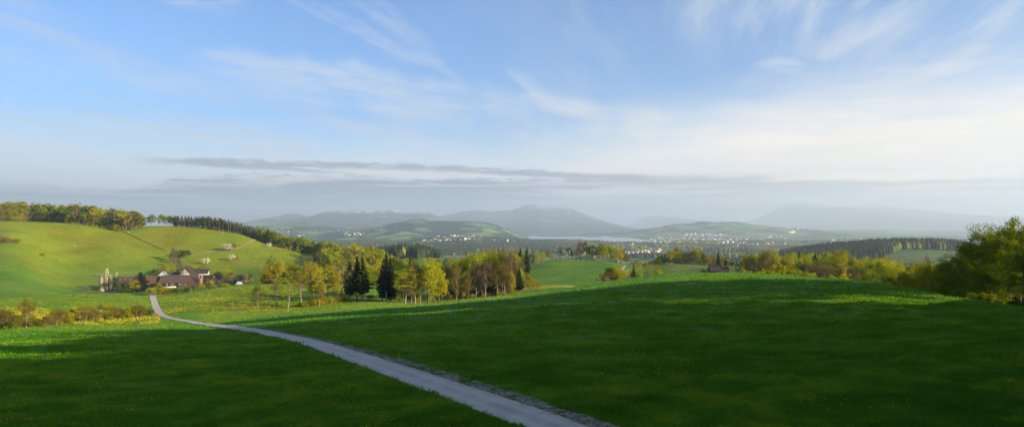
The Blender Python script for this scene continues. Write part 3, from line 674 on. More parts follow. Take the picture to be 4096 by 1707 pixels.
# close trees on the right
brd('near', M['right'], BK, seeds=(11, 29, 37), rx=6.0, rz=8.8, zc=11.0, ncl=130, per=135, leaf=.31, crad=.27, base=1.5, limbs=26, sub=2, inner=.3, trunk_r=.34)
brd('nearbush', M['right'], BK, seeds=(12,), rx=9, rz=9, zc=10, ncl=70, per=110, leaf=.75, crad=.30, base=0, stems=4, limbs=8, inner=.2)
NAMES = dict(beech='broadleaf_tree', fresh='broadleaf_tree', amber='broadleaf_tree', dark='broadleaf_tree', tall='broadleaf_tree', slim='birch_tree', slimgreen='birch_tree',
 bud='budding_tree', rosy='budding_tree', bare='bare_tree', blossom='blossom_tree', pinkblossom='blossom_tree', bush='bush', greenbush='bush', strawbush='bush', yellowbush='bush',
 poplar='poplar_tree', spruce='spruce_tree', highspruce='spruce_tree', openspruce='spruce_tree', pine='pine_tree', bigpine='pine_tree', tallpine='pine_tree', fbeech='broadleaf_tree', ffresh='broadleaf_tree',
 famber='broadleaf_tree', fdark='broadleaf_tree', frosy='budding_tree', fbud='budding_tree', ftall='broadleaf_tree', ftallg='broadleaf_tree', fspruce='spruce_tree', near='broadleaf_tree', nearbush='bush')
COUNT = {}; PLAN = []
brd('coarse', M['beech'], BK, rx=4.8, rz=8.6, zc=10.6, ncl=30, per=20, leaf=1.25, base=1, limbs=3)
brd('coarsebush', M['amber'], BK, rx=9, rz=9, zc=9, ncl=22, per=14, leaf=2.0, base=0, limbs=2, inner=.2)
PR['coarsespruce'] = [spruce(f'coarsespruce{i}', s, M['needle'], PB, R=3.0, z0=.18, levels=11, nb=5, cards=2) for i, s in enumerate((71, 72))]
def plant(kind, x, y, z, H, label, group=None, wide=1.0, rot=None, var=None, single=False):
    PLAN.append(dict(kind=kind, x=x, y=y, z=z, H=H, label=label, group=group, wide=wide, rot=random.uniform(0, 6.28) if rot is None else rot,
                     var=(var if var is not None else random.randrange(99)) % len(PR[kind]), single=single or not group, off=False)); return PLAN[-1]
def build_plant(p):
    crown, trunk = PR[p['kind']][p['var']]; nm = NAMES[p['kind']]; COUNT[nm] = COUNT.get(nm, 0)+1
    o = bpy.data.objects.new(nm, None); COL.objects.link(o); o.empty_display_size = .5
    s = p['H']/20.0; o.location = (p['x'], p['y'], p['z']-.05); o.scale = (s*p['wide'], s*p['wide'], s); o.rotation_euler = (0, 0, p['rot'])
    bushy = nm == 'bush'
    c = bpy.data.objects.new('foliage' if bushy else 'crown', crown); c.parent = o; COL.objects.link(c)
    t = bpy.data.objects.new('stem' if bushy else 'trunk', trunk); t.parent = o; COL.objects.link(t)
    props(o, p['label'], 'bush' if bushy else 'tree', p['group'])
STUFFCOL = dict(beech='beech', fresh='fresh', amber='amber', dark='dark', bud='bud', rosy='rosy', tall='beech', tallg='beech', near='right', nearbush='right', bush='amber', greenbush='dark', strawbush='straw', yellowbush='fresh', slim='amber', slimgreen='fresh')
def read(me):
    v = np.empty(len(me.vertices)*3, np.float32); me.vertices.foreach_get('co', v)
    lv = np.empty(len(me.loops), np.int32); me.loops.foreach_get('vertex_index', lv)
    t = np.full(len(me.vertices), .5, np.float32)
    if 'tint' in me.attributes: me.attributes['tint'].data.foreach_get('value', t)
    return v.reshape(-1, 3), lv.reshape(-1, 4), t
def finish_plants(limit=285):
    by = {}; offn = {}
    for p in PLAN:
        if p['off']: offn[NAMES[p['kind']]] = offn.get(NAMES[p['kind']], 0)+1
    for p in PLAN:
        if p['off']: build_plant(p)
        else: by.setdefault(NAMES[p['kind']], []).append(p)
    rest = {}
    for nm, ps in by.items():
        ps.sort(key=lambda p: (not p['single'], -p['H']*F/p['y']))
        lim = limit-offn.get(nm, 0)
        for p in ps[:lim]: build_plant(p)
        if ps[lim:]: rest[nm] = ps[lim:]
    for nm, ps in rest.items():
        V, Fc, Tn, Mi, off = [], [], [], [], 0; mats = []
        cache = {}
        for p in ps:
            key = 'coarsespruce' if nm == 'spruce_tree' else 'coarsebush' if nm == 'bush' else 'coarse'
            k = p['kind'][1:] if p['kind'].startswith('f') and p['kind'] != 'fresh' else p['kind']
            mat = M['needle'] if nm == 'spruce_tree' else M['pine'] if nm == 'pine_tree' else M[STUFFCOL.get(k, 'beech')]
            if mat not in mats: mats.append(mat)
            me = PR[key][p['var'] % len(PR[key])][0]
            if me.name not in cache: cache[me.name] = read(me)
            v, f, t = cache[me.name]; s = p['H']/20; c_, s_ = math.cos(p['rot']), math.sin(p['rot']); w_ = s*p['wide']
            q = np.stack(((v[:, 0]*c_-v[:, 1]*s_)*w_+p['x'], (v[:, 0]*s_+v[:, 1]*c_)*w_+p['y'], v[:, 2]*s+p['z']), 1)
            V.append(q); Fc.append(f+off); Tn.append(np.clip(t*.6+.4*random.random(), 0, 1)); Mi.append(np.full(len(f), mats.index(mat))); off += len(v)
        me = mesh_np(nm+'_mass', np.concatenate(V), np.concatenate(Fc), mats, np.concatenate(Mi), attrs={'tint': np.concatenate(Tn)})
        props(link({'bush': 'undergrowth'}.get(nm, nm.replace('_tree', '')+'_woodland'), me), f'smaller {nm.replace("_", " ")}s massed inside the farther woods', kind='stuff')
        print('stuff', nm, len(ps), off)
    print(COUNT)
def tree(kind, u, vtop, label, vb=None, Y=None, group=None, wide=1.0, rot=None, var=None):
    if Y is None: x, y, z = hit(u, vb)
    else: x, y, z = at(u, Y)
    H = (HV-vtop)*y/F-z
    return plant(kind, x, y, z, max(H, .8)*(1.0 if NAMES[kind] != 'x' else 1), label, group, wide, rot, var)
def fill(u0, u1, Yf, Yb, gap, kinds, sky, labels, group, hmin, hmax, jit=6, wide=(.85, 1.15), edge_kinds=None, keep=None):
    """a wood: jittered grid in metres between two distance limits (functions of u); tops kept under the photo's outline sky"""
    su = [a for a, _ in sky]; sv = [b for _, b in sky]
    ks = list(kinds); ws = [kinds[k] for k in ks]; n = 0
    ymin = min(Yf(u) for u in np.linspace(u0, u1, 30)); ymax = max(Yb(u) for u in np.linspace(u0, u1, 30))
    y = ymin; row = 0
    while y < ymax:
        x = (u0-CX)*ymax/F-30
        xe = (u1-CX)*ymax/F+30 if u1 > CX else (u1-CX)*ymin/F+30
        if u0 > CX: x = (u0-CX)*ymin/F-30
        x += gap*.5*(row % 2)
        while x < xe:
            xx = x+random.uniform(-.38, .38)*gap; yy = y+random.uniform(-.38, .38)*gap
            u = CX+F*xx/yy
            if u0 <= u <= u1 and Yf(u) <= yy <= Yb(u) and (keep is None or keep(u, yy)):
                z = float(gz(xx, yy)); H = random.uniform(hmin, hmax)
                vt = np.interp(u, su, sv)+abs(random.gauss(0, jit))
                H = min(H, (HV-vt)*yy/F-z)
                if H > hmin*.35:
                    k = random.choices(ks, ws)[0]
                    plant(k, xx, yy, z, H, labels[NAMES[k]+('' if k not in labels else '')] if k not in labels else labels[k], group, random.uniform(*wide)); n += 1
            x += gap
        y += gap; row += 1
    print('wood', group, n)
    return n
# ------------------------------------------------------------------ woods
def fy(pts):
    a = [p for p, _ in pts]; c = [q for _, q in pts]
    return lambda u: float(np.interp(u, a, c))
def yhit(pts, add=0): return fy([(u, hit(u, v)[1]+add) for u, v in pts])
def lab(where, mats=None):
    d = {}
    for k, s in (('beech', 'yellow-green leafy tree'), ('fresh', 'bright fresh green tree'), ('amber', 'golden olive leafy tree'), ('dark', 'dark green leafy tree'), ('bud', 'olive budding tree'),
                 ('rosy', 'brownish leafless tree'), ('tall', 'tall tree with bare pale trunk'), ('slim', 'slender golden tree'), ('slimgreen', 'slender green tree'), ('spruce', 'dark spruce'),
                 ('highspruce', 'dark tall spruce'), ('pine', 'dark pine'), ('bush', 'olive yellow bush'), ('greenbush', 'dark green bush'), ('strawbush', 'dry brown bush'), ('yellowbush', 'bright yellow-green bush'), ('near', 'large backlit tree'), ('nearbush', 'backlit green bush')):
        d[k] = f'{s} {where}'
    for k, s in (('fbeech', 'beech'), ('ffresh', 'fresh'), ('famber', 'amber'), ('fdark', 'dark'), ('frosy', 'rosy'), ('fbud', 'bud'), ('fspruce', 'spruce')): d[k] = d[s]
    d['ftall'] = f'tall olive tree with pale trunk {where}'; d['ftallg'] = f'tall green tree with pale trunk {where}'
    return d
# wood on the left ridge
YfA = yhit([(-120, 885), (0, 884), (120, 883), (220, 883), (260, 889), (300, 895), (350, 903), (400, 911), (440, 918), (480, 925), (520, 921), (545, 915), (566, 908)], 1)
fill(-120, 566, YfA, lambda u: YfA(u)+66, 6.6, {'fbeech': 5, 'famber': 3, 'fbud': 4, 'frosy': 2.2, 'fdark': 2.2, 'fspruce': 1, 'ffresh': .8},
     [(-120,820),(-40,814),(0,812),(30,804),(60,806),(100,808),(130,806),(165,813),(190,810),(215,811),(270,817),(300,812),(330,806),(360,807),(400,811),(430,818),(455,828),(475,830),(510,836),(540,843),(560,853),(570,862)],
     lab('in the wood on the left ridge'), 'trees of the left ridge wood', 14, 25, 4, (1.15, 1.5))
fill(205, 560, lambda u: YfA(u)-5, lambda u: YfA(u)+2, 4.6, {'bush': 3, 'strawbush': 2}, [(200, 870), (560, 905)], lab('along the lower edge of the left ridge wood'), 'bushes along the left ridge wood', 2.2, 4.5, 3)
fill(-120, 566, lambda u: YfA(u)+3, lambda u: YfA(u)+22, 5, {'bush': 2, 'strawbush': 1, 'greenbush': 2}, [(-120, 848), (205, 848), (566, 872)], lab('under the trees of the left ridge wood'), 'undergrowth of the left ridge wood', 5, 9, 4, (1.2, 1.6))
# open row of tall trees on the crest
YfB = yhit([(566, 906), (600, 905), (640, 904), (690, 905)], 2)
fill(572, 700, YfB, lambda u: YfB(u)+11, 5.2, {'ftall': 3, 'ftallg': 3, 'frosy': 1}, [(560, 856), (580, 851), (600, 855), (620, 850), (650, 853), (680, 858), (700, 858)],
     lab('in the open row on the crest of the left hill'), 'tall trees on the crest', 12, 18, 2.5, (.75, 1.0))
tree('ffresh', 715, 880, 'small round bright tree at the left end of the conifers on the crest', vb=905, wide=1.5)
# conifer wood
YfC = yhit([(690, 906), (750, 909), (800, 914), (850, 920), (900, 927), (950, 936), (1000, 948), (1040, 961)], 2)
fill(690, 1036, YfC, lambda u: YfC(u)+30, 4.0, {'fspruce': 12, 'fdark': 1.6}, [(690, 858), (720, 860), (760, 863), (800, 861), (850, 864), (880, 870), (920, 876), (960, 889), (1000, 899), (1040, 913)],
     lab('in the conifer wood along the crest'), 'conifer wood on the crest', 11, 21, 6, (1.35, 1.8))
fill(690, 1036, lambda u: YfC(u)+1, lambda u: YfC(u)+9, 4.5, {'greenbush': 3, 'bush': 1}, [(690, 890), (850, 900), (1036, 940)], lab('at the foot of the conifers on the crest'), 'undergrowth of the crest conifers', 3, 6, 3, (1.3, 1.8))
# broadleaved wood running down the right end of the crest
YfD = yhit([(1030, 959), (1060, 970), (1090, 980), (1120, 988), (1150, 997), (1200, 1010), (1240, 1021), (1275, 1031), (1300, 1036)], 3)
fill(1030, 1300, YfD, lambda u: YfD(u)+60, 5.6, {'ftallg': 3, 'ftall': 3, 'fbeech': 2.4, 'famber': 1.4, 'fbud': 2, 'frosy': 1, 'fdark': 1}, [(1030, 906), (1060, 912), (1090, 919), (1115, 926), (1140, 938), (1152, 946), (1165, 941), (1190, 944), (1230, 951), (1270, 959), (1300, 966)],
     lab('in the wood below the right end of the crest'), 'wood running down from the crest', 12, 23, 3, (.95, 1.25))
fill(1030, 1300, lambda u: YfD(u)+1, lambda u: YfD(u)+10, 5, {'greenbush': 1, 'bush': 2}, [(1030, 935), (1150, 975), (1300, 1015)], lab('at the foot of the wood right of the crest'), 'undergrowth right of the crest', 3, 6, 3, (1.3, 1.8))
# golden wood in the middle
fill(1290, 1640, fy([(1290, 640), (1330, 560), (1400, 470), (1640, 440)]), fy([(1290, 735), (1500, 720), (1560, 640), (1640, 540)]), 8.6, {'ffresh': 7, 'fbeech': 4, 'famber': 4, 'fbud': .8, 'frosy': .5, 'fdark': .3, 'fspruce': .2},
     [(1285, 966), (1330, 964), (1380, 966), (1440, 969), (1480, 975), (1510, 985), (1540, 1000), (1560, 1012), (1600, 1022), (1640, 1040)], lab('in the golden wood in the middle'), 'golden wood in the middle', 15, 24, 4)
fill(1240, 1330, lambda u: 540, lambda u: 610, 9, {'fbud': 2, 'frosy': 2, 'fbeech': 1}, [(1240, 1030), (1270, 1018), (1300, 1010), (1330, 1012)], lab('at the lower left foot of the golden wood'), 'trees at the foot of the golden wood', 8, 14, 6)
for (u, vt, Y, k) in ((1205, 1030, 560, 'fblossom'),):
    tree('pinkblossom', u, vt, 'shaded grey-white blossom tree in the meadow shadow left of the golden wood', vb=1062, wide=.55)
# dark wood beyond the farm hollow, behind the grove
# grove behind the meadow crest
C = [('slim', 1062, 1060, 372, 1.5), ('bud', 1088, 1034, 392, .7), ('beech', 1096, 1050, 385, .9), ('amber', 1116, 1034, 380, .75), ('dark', 1080, 1075, 385, .9), ('dark', 1112, 1080, 378, .8), ('amber', 1160, 1050, 395, 1.0), ('beech', 1178, 1049, 402, 1.1),
     ('beech', 1200, 1062, 390, 1.0), ('dark', 1185, 1078, 380, .9), ('bud', 1228, 1052, 395, .9), ('amber', 1248, 1052, 400, 1.0), ('spruce', 1220, 1066, 410, .8), ('amber', 1262, 1068, 385, .9),
     ('fresh', 1284, 1064, 395, .9), ('fresh', 1304, 1072, 385, .9), ('amber', 1325, 1075, 392, .9), ('fresh', 1342, 1073, 385, .9), ('amber', 1362, 1080, 395, 1.0), ('fresh', 1140, 1085, 380, .8), ('bud', 1142, 1070, 400, .9), ('amber', 1240, 1085, 375, .9)]
LK = lab('')
wh = ['leftmost', 'second', 'third', 'fourth', 'fifth', 'sixth']
for i, (k, u, vt, Y, w_) in enumerate(C):
    tree(k, u, vt, LK[k].strip()+' in the grove behind the meadow', Y=Y, wide=w_, group='grove behind the dandelion meadow')
fill(1055, 1385, lambda u: 362, lambda u: 392, 6.5, {'dark': 2, 'amber': 2, 'bud': 1}, [(1050, 1080), (1380, 1088)], lab('low in the grove behind the dandelion meadow'), 'lower trees of the grove behind the dandelion meadow', 8, 15, 6)

fill(1375, 1540, lambda u: 385, lambda u: 440, 7.5, {'dark': 2, 'fresh': 2, 'amber': 3, 'bud': 2, 'beech': 2}, [(1375, 1070), (1450, 1058), (1540, 1050)], lab('behind the dark spruce trio'), 'trees behind the dark spruce trio', 13, 24, 8, (1.0, 1.3))
# row of single trees along the ditch, left to right, each placed on its own base
D = [('bud', 1033, 1142, 1233, .85, 'small round budding tree, leftmost of the ditch row'),
     ('bare', 1108, 1104, 1222, 1.15, 'spreading leafless tree with dark forked trunk, second in the ditch row'),
     ('slimgreen', 1153, 1096, 1233, 1.3, 'slender green-leaved tree with pale trunk, third in the ditch row'),
     ('bare', 1206, 1099, 1213, 1.3, 'wide bare tree with V shaped pale branches in the ditch row'),
     ('slim', 1250, 1078, 1193, 1.5, 'yellowish forked tree with crown over the meadow crest in the ditch row'),
     ('slim', 1277, 1082, 1224, 1.1, 'slim pale trunk with high olive crown in the middle of the ditch row'),
     ('bud', 1279, 1140, 1225, .7, 'small budding tree under the middle of the ditch row'),
     ('slim', 1312, 1064, 1206, 1.3, 'leaning slender trunk with golden crown in the ditch row'),
     ('slim', 1346, 1082, 1207, 1.1, 'straight thin trunk with golden tuft left of the tallest bare tree'),
     ('bare', 1363, 1037, 1204, 1.1, 'tallest bare tree with pale trunk beside the dark spruces'),
     ('highspruce', 1400, 1048, 1203, .95, 'left spruce of the dark trio with bare lower trunk'),
     ('highspruce', 1428, 1024, 1200, 1.0, 'middle and tallest spruce of the dark trio'),
     ('highspruce', 1450, 1028, 1203, .95, 'right spruce of the dark trio, pink lit trunk'),
     ('strawbush', 1480, 1175, 1200, 1.0, 'dry low bush right of the dark spruce trio')]
for k, u, vt, vb, w_, l in D: tree(k, u, vt, l, vb=vb, wide=w_*(1.0 if k == 'highspruce' else 1.2))
for i, u in enumerate(np.linspace(742, 1150, 34)):
    v = float(np.interp(u, [740, 900, 1100, 1153], [1253, 1243, 1235, 1232]))-.5
    tree(random.choice(['strawbush', 'strawbush', 'bush']), u+random.uniform(-4, 4), v-random.uniform(9, 17), 'low dry bush in the strip between dandelion meadow and crop field', vb=v-random.uniform(0, 3), group='low hedge along the ditch', wide=random.uniform(1, 1.6))
tree('slimgreen', 930, 1204, 'thin young sapling, left of two above the low ditch hedge', vb=1240, wide=.8)
tree('slimgreen', 964, 1208, 'thin young sapling, right of two above the low ditch hedge', vb=1241, wide=.8)
for i, u in enumerate(np.linspace(1160, 1395, 34)):
    v = float(np.interp(u, [1150, 1250, 1310, 1400], [1233, 1226, 1216, 1204]))-1
    h = np.interp(u, [1160, 1220, 1270, 1320, 1395], [14, 26, 38, 30, 22])
    tree(random.choice(['bush', 'bush', 'strawbush', 'yellowbush']), u+random.uniform(-4, 4), v-h*random.uniform(.6, 1.1), 'golden brown bush of the thicket under the ditch row trees', vb=v-random.uniform(0, 5), group='thicket under the ditch row', wide=random.uniform(.7, 1.2))
# grove with the bright beech
E = [('highspruce', 1545, 1014, 276, 1.0, 'large dark spruce at the left of the grove with the bright beech'), ('spruce', 1560, 1030, 284, 1.0, 'dark spruce just right of the large one in the same grove'), ('dark', 1590, 1020, 292, .85, 'dark green tree behind the budding tree of the bright beech grove'),
     ('spruce', 1530, 1050, 283, .9, 'lower dark spruce at the left edge of the bright beech grove'), ('spruce', 1640, 1032, 298, .8, 'dark spruce top behind the tall budding tree'), ('dark', 1612, 1036, 296, .8, 'dark green round top between spruce and budding tree'),
     ('slimgreen', 1622, 1074, 262, 1.9, 'slim yellow tree with pale trunk in front of the dark spruces'), ('amber', 1608, 1090, 268, .8, 'low golden tree at the foot of the dark spruces'),
     ('bud', 1660, 1044, 268, .95, 'tall budding tree with forked trunk left of the bright beech'), ('bud', 1682, 1080, 266, .75, 'smaller olive budding tree touching the bright beech'),
     ('fresh', 1712, 1036, 268, 1.0, 'brightest yellow-green beech in the middle of the picture'), ('fresh', 1738, 1062, 272, .8, 'yellow beech at the right flank of the brightest one'), ('amber', 1757, 1072, 276, .75, 'golden tree at the right edge of the bright beech grove'),
     ('amber', 1770, 1110, 272, .7, 'low golden tree closing the bright beech grove on the right'), ('bud', 1645, 1100, 262, .7, 'thin budding tree beside the slim yellow one')]
for k, u, vt, Y, w_, l in E: tree(k, u, vt, l, Y=Y, wide=w_*1.2)
for i, u in enumerate(np.linspace(1598, 1800, 16)):
    v = float(np.interp(u, [1598, 1700, 1800], [1212, 1211, 1200]))
    tree(random.choice(['bush', 'yellowbush', 'bush']), u, v-random.uniform(16, 34), 'olive undergrowth bush at the foot of the bright beech grove', vb=v-random.uniform(1, 5), group='undergrowth of the bright beech grove', wide=random.uniform(.6, 1))
# dark mass behind between the two groves
fill(1765, 1850, lambda u: 395, lambda u: 470, 9, {'dark': 3, 'spruce': 2, 'bud': 1}, [(1765, 1068), (1790, 1050), (1820, 1055), (1850, 1065)], lab('in the shaded wood between the two groves'), 'shaded wood between the groves', 12, 24, 5)
fill(1735, 1845, lambda u: 560, lambda u: 640, 11, {'fbud': 2, 'famber': 2, 'fdark': 1}, [(1735, 1045), (1765, 1022), (1790, 1026), (1820, 1034), (1845, 1045)], lab('below the small lit field behind the groves'), 'trees below the small lit field', 10, 20, 5)
# large mixed grove
fill(1850, 2075, lambda u: 312, fy([(1850, 420), (2000, 430), (2075, 400)]), 6.6, {'beech': 2.5, 'dark': 1.5, 'spruce': 2.2, 'bud': 2, 'rosy': 1.6, 'fresh': 2, 'amber': 1},
     [(1850, 1030), (1865, 1020), (1890, 1010), (1915, 1013), (1950, 1004), (2000, 1004), (2035, 1010), (2055, 1022), (2062, 1060), (2075, 1100)], lab('in the large mixed grove'), 'large mixed grove', 17, 26, 5)
Fl = [('bud', 1826, 1068, 290, .8, 'slim budding tree with feathery top at the left of the large mixed grove'), ('bud', 1828, 1142, 283, .6, 'short budding tree below the feathery one'), ('slim', 1852, 1090, 292, 1.0, 'thin golden trunk pair left in the large mixed grove'),
      ('bud', 1872, 1094, 290, .6, 'narrow budding tree left of the big brown one'), ('rosy', 1905, 1063, 300, .9, 'wide brown leafless tree in front of dark spruces'), ('rosy', 1942, 1058, 296, .9, 'big brown tree with pale forked trunk in the large mixed grove'),
      ('spruce', 1962, 1055, 306, .85, 'dark spruce in the middle of the large mixed grove'), ('bud', 1990, 1044, 298, 1.05, 'broad olive budding tree with dark trunk in the large mixed grove'), ('bud', 2020, 1060, 299, .95, 'olive budding tree at the right front of the large mixed grove'),
      ('amber', 2045, 1090, 301, .75, 'golden tree at the right corner of the large mixed grove'), ('fresh', 2040, 1015, 325, .95, 'tall bright green beech at the right back of the large mixed grove'), ('beech', 1860, 1050, 318, .8, 'yellow-green tree rising behind the feathery tree'),
      ('spruce', 2076, 1070, 305, 1.0, 'dark spruce standing alone right of the large mixed grove'), ('slim', 2107, 1085, 322, 1.4, 'pale golden slender tree right of the lone spruce'), ('slim', 2098, 1098, 326, 1.1, 'pale slender tree just left of its golden neighbour'),
      ('bush', 2125, 1110, 330, 1.0, 'rosy brown bush at the foot of the round hill'), ('strawbush', 2145, 1118, 332, 1.0, 'outermost brown bush at the foot of the round hill')]
for k, u, vt, Y, w_, l in Fl: tree(k, u, vt, l, Y=Y, wide=w_*1.15)
for i, u in enumerate(np.linspace(1800, 2060, 24)):
    v = float(np.interp(u, [1800, 1900, 2000, 2060], [1203, 1192, 1182, 1174]))
    tree(random.choice(['bush', 'yellowbush', 'strawbush']), u, v-random.uniform(12, 34), 'olive undergrowth bush at the foot of the large mixed grove', vb=v-random.uniform(1, 4), group='undergrowth of the large mixed grove', wide=random.uniform(.6, 1))
# trees behind, left flank of the round hill
G0 = [('spruce', 2081, 994, 470, .8, 'pointed spruce left of two above the grove'), ('spruce', 2107, 992, 480, .75, 'pointed spruce right of two above the grove'), ('bud', 2068, 1008, 490, .9, 'olive tree left of the two pointed spruces'), ('beech', 2093, 1010, 500, .8, 'yellow-green tree between the two pointed spruces'),
      ('dark', 2125, 1012, 510, .7, 'dark green tree left of the bright columnar pair'), ('fresh', 2147, 1000, 520, .65, 'bright green columnar tree, left of a pair by the round hill'), ('fresh', 2170, 1006, 525, .6, 'bright green columnar tree, right of a pair by the round hill'),
      ('bud', 2190, 1008, 560, .9, 'olive rounded tree on the left flank of the round hill'), ('amber', 2207, 1016, 565, .9, 'golden rounded tree on the left flank of the round hill'), ('amber', 2226, 1030, 575, .8, 'small golden tree next to the dark spruce on the hilltop'), ('spruce', 2110, 1060, 400, .7, 'dark narrow spruce low on the left of the round hill')]
for k, u, vt, Y, w_, l in G0: tree(k, u, vt-3, l, Y=Y, wide=w_*1.35)
# trees on top of the round hill
G = [('tallpine', 2243, 990, 1.3, 'dark spruce at the left end of the hilltop row', 566), ('pine', 2273, 987, 1.05, 'dark umbrella pine on the hilltop', 564), ('amber', 2287, 999, .5, 'small golden tree right of the umbrella pine', 572), ('bare', 2303, 998, .8, 'thin bare tree in the hilltop row', 570),
     ('rosy', 2327, 967, .85, 'rosy budding tree with round top on the hilltop', 566), ('tallpine', 2345, 969, .75, 'tall narrow dark pine on the hilltop', 566), ('dark', 2369, 977, .95, 'dark green round tree in the hilltop row', 566), ('bud', 2395, 982, .7, 'olive tree left of the lit yellow one on the hilltop', 572),
     ('beech', 2412, 980, .8, 'yellow tree with crown down to the grass on the hilltop', 560), ('pine', 2405, 972, .6, 'dark pine top behind the yellow hilltop trees', 585), ('beech', 2430, 976, .85, 'large yellow tree at the highest right part of the hilltop row', 568), ('beech', 2456, 992, .75, 'yellow tree right of the large one on the hilltop', 562),
     ('amber', 2478, 990, .8, 'tall olive brown tree near the right end of the hilltop row', 566), ('bud', 2492, 1004, .9, 'brown budding tree at the right end of the hilltop row', 570), ('rosy', 2506, 1022, .9, 'last low brown tree of the hilltop row', 575), ('rosy', 2445, 1020, .6, 'short brown tree between yellow hilltop trees', 575)]
for k, u, vt, w_, l, Y in G: tree(k, u, vt-3, l, Y=Y, wide=w_*1.4)
for u in np.linspace(2285, 2400, 12):
    tree('greenbush', u, float(np.interp(u, [2285, 2320, 2400], [1030, 1026, 1034])), 'dark low bush under the hilltop trees', Y=568+random.uniform(-4, 4), group='bushes under the hilltop trees', wide=.9)
# bushes and hedge between round hill and light field
Hh = [('strawbush', 2424, 1088, 262, .9, 'rosy blossoming shrub at the left of the clump before the round hill'), ('dark', 2441, 1063, 270, 1.15, 'dark leafy tree in the clump before the round hill'), ('pinkblossom', 2427, 1092, 258, .5, 'small pink blossom tree at the left foot of the clump'), ('amber', 2470, 1066, 266, 1.1, 'golden brown round tree in the middle of the clump'),
      ('amber', 2482, 1082, 260, .9, 'golden tree in front of the clump'), ('blossom', 2493, 1058, 268, .5, 'pale blossoming tree, tallest of the clump'), ('amber', 2502, 1082, 264, .9, 'golden tree at the right of the clump'),
      ('openspruce', 2534, 1055, 250, .95, 'single dark spruce with open tiers right of the clump'), ('yellowbush', 2562, 1086, 246, .7, 'small green shrub right of the single spruce'), ('pinkblossom', 2519, 1085, 256, .4, 'small white blossom shrub left of the single spruce'), ('yellowbush', 2634, 1076, 236, .8, 'bright yellow shrub alone on the crest')]
for k, u, vt, Y, w_, l in Hh: tree(k, u, vt, l, Y=Y, wide=w_*1.15)
hd = [(2515, 1052), (2529, 1040), (2537, 1046), (2545, 1038), (2553, 1048), (2562, 1042), (2583, 1047), (2606, 1050), (2631, 1056), (2657, 1061)]
for i, (u, vt) in enumerate(hd): tree('amber' if i % 3 else 'beech', u, vt, 'rounded golden tree in the hedge line leading from round hill to light field', Y=float(np.interp(u, [2515, 2560, 2660], [560, 500, 420])), group='hedge trees right of the round hill', wide=1.1)
for i, u in enumerate(np.linspace(2520, 2745, 26)):
    Y = float(np.interp(u, [2520, 2560, 2660, 2745], [548, 492, 425, 395])); g = at(u, Y); vv = HV-g[2]*F/g[1]
    tree(random.choice(['greenbush', 'bush']), u, vv-random.uniform(9, 15), 'low dark hedge bush between round hill and light field', Y=Y, group='hedge between round hill and light field', wide=1.1)
# wood behind the light field
fill(2560, 2945, fy([(2560, 590), (2640, 582), (2800, 584), (2900, 560), (2945, 545)]), fy([(2560, 620), (2640, 650), (2900, 640), (2945, 600)]), 7.6, {'dark': 3, 'beech': 2, 'amber': 3.5, 'bud': 2, 'rosy': 1},
     [(2560, 1052), (2600, 1040), (2625, 1030), (2645, 1012), (2665, 1000), (2690, 993), (2715, 986), (2735, 1000), (2745, 1008), (2765, 996), (2790, 994), (2810, 1004), (2830, 1018), (2850, 1018), (2870, 1020), (2900, 1030), (2945, 1044)],
     lab('in the wood behind the light green field'), 'wood behind the light green field', 9, 19, 5)
tree('spruce', 2873, 1002, 'tall dark spruce at the right end of the wood behind the light field', Y=548, wide=.8)
tree('spruce', 2902, 1023, 'shorter dark spruce right of the tall one behind the light field', Y=542, wide=.85)
tree('greenbush', 2930, 1043, 'round dark green tree right of the two spruces', Y=530, wide=1.0)
tree('greenbush', 2816, 1072, 'single round bush left of the brown hay barn', Y=418, wide=.75)
# woods right of it
fill(2950, 3530, fy([(2950, 430), (3100, 380), (3300, 330), (3530, 300)]), fy([(2950, 500), (3300, 520), (3530, 470)]), 9.6, {'fresh': 5, 'beech': 4, 'amber': 2, 'bud': .8, 'rosy': .5, 'dark': 1.2, 'spruce': .8},
     [(2950, 1045), (2975, 1012), (2990, 1006), (3015, 1014), (3035, 1008), (3060, 1005), (3095, 1006), (3110, 1026), (3140, 1022), (3175, 1012), (3190, 1002), (3230, 1008), (3270, 1012), (3330, 1003), (3370, 1008), (3400, 1020), (3430, 1034), (3460, 1040), (3500, 1034), (3530, 1032)],
     lab('in the large wood right of the barn'), 'large wood right of the barn', 15, 24, 6)
fill(3380, 3790, fy([(3380, 240), (3790, 230)]), fy([(3380, 330), (3530, 420), (3790, 420)]), 10, {'fresh': 5, 'beech': 4, 'amber': 2.5, 'bud': .8, 'rosy': .5, 'dark': .8, 'spruce': .6},
     [(3380, 1075), (3420, 1060), (3460, 1050), (3500, 1038), (3525, 1034), (3560, 1038), (3600, 1052), (3640, 1066), (3680, 1064), (3710, 1056), (3750, 1048), (3790, 1050)],
     lab('on the slope right of the large wood'), 'wood on the slope below the right trees', 13, 20, 7)
fill(2915, 3420, fy([(2915, 222), (3100, 212), (3300, 196), (3420, 182)]), fy([(2915, 262), (3100, 262), (3300, 245), (3420, 225)]), 6.4, {'fresh': 5, 'beech': 3, 'amber': 3, 'bud': .4, 'yellowbush': 2},
     [(2915, 1078), (2950, 1072), (3000, 1074), (3060, 1072), (3090, 1060), (3115, 1052), (3140, 1056), (3175, 1068), (3200, 1074), (3225, 1082), (3250, 1090), (3300, 1102), (3330, 1098), (3370, 1096), (3400, 1106), (3420, 1112)],
     lab('in the sunlit belt just behind the near crest'), 'sunlit trees behind the near crest', 8, 14, 5, (1.0, 1.35))
tree('rosy', 3262, 1052, 'large brown leafless tree among yellow ones behind the near crest', Y=232, wide=1.25, var=0)
tree('rosy', 3300, 1068, 'brown leafless tree right of the large leafless one', Y=225, wide=1.1, var=1)
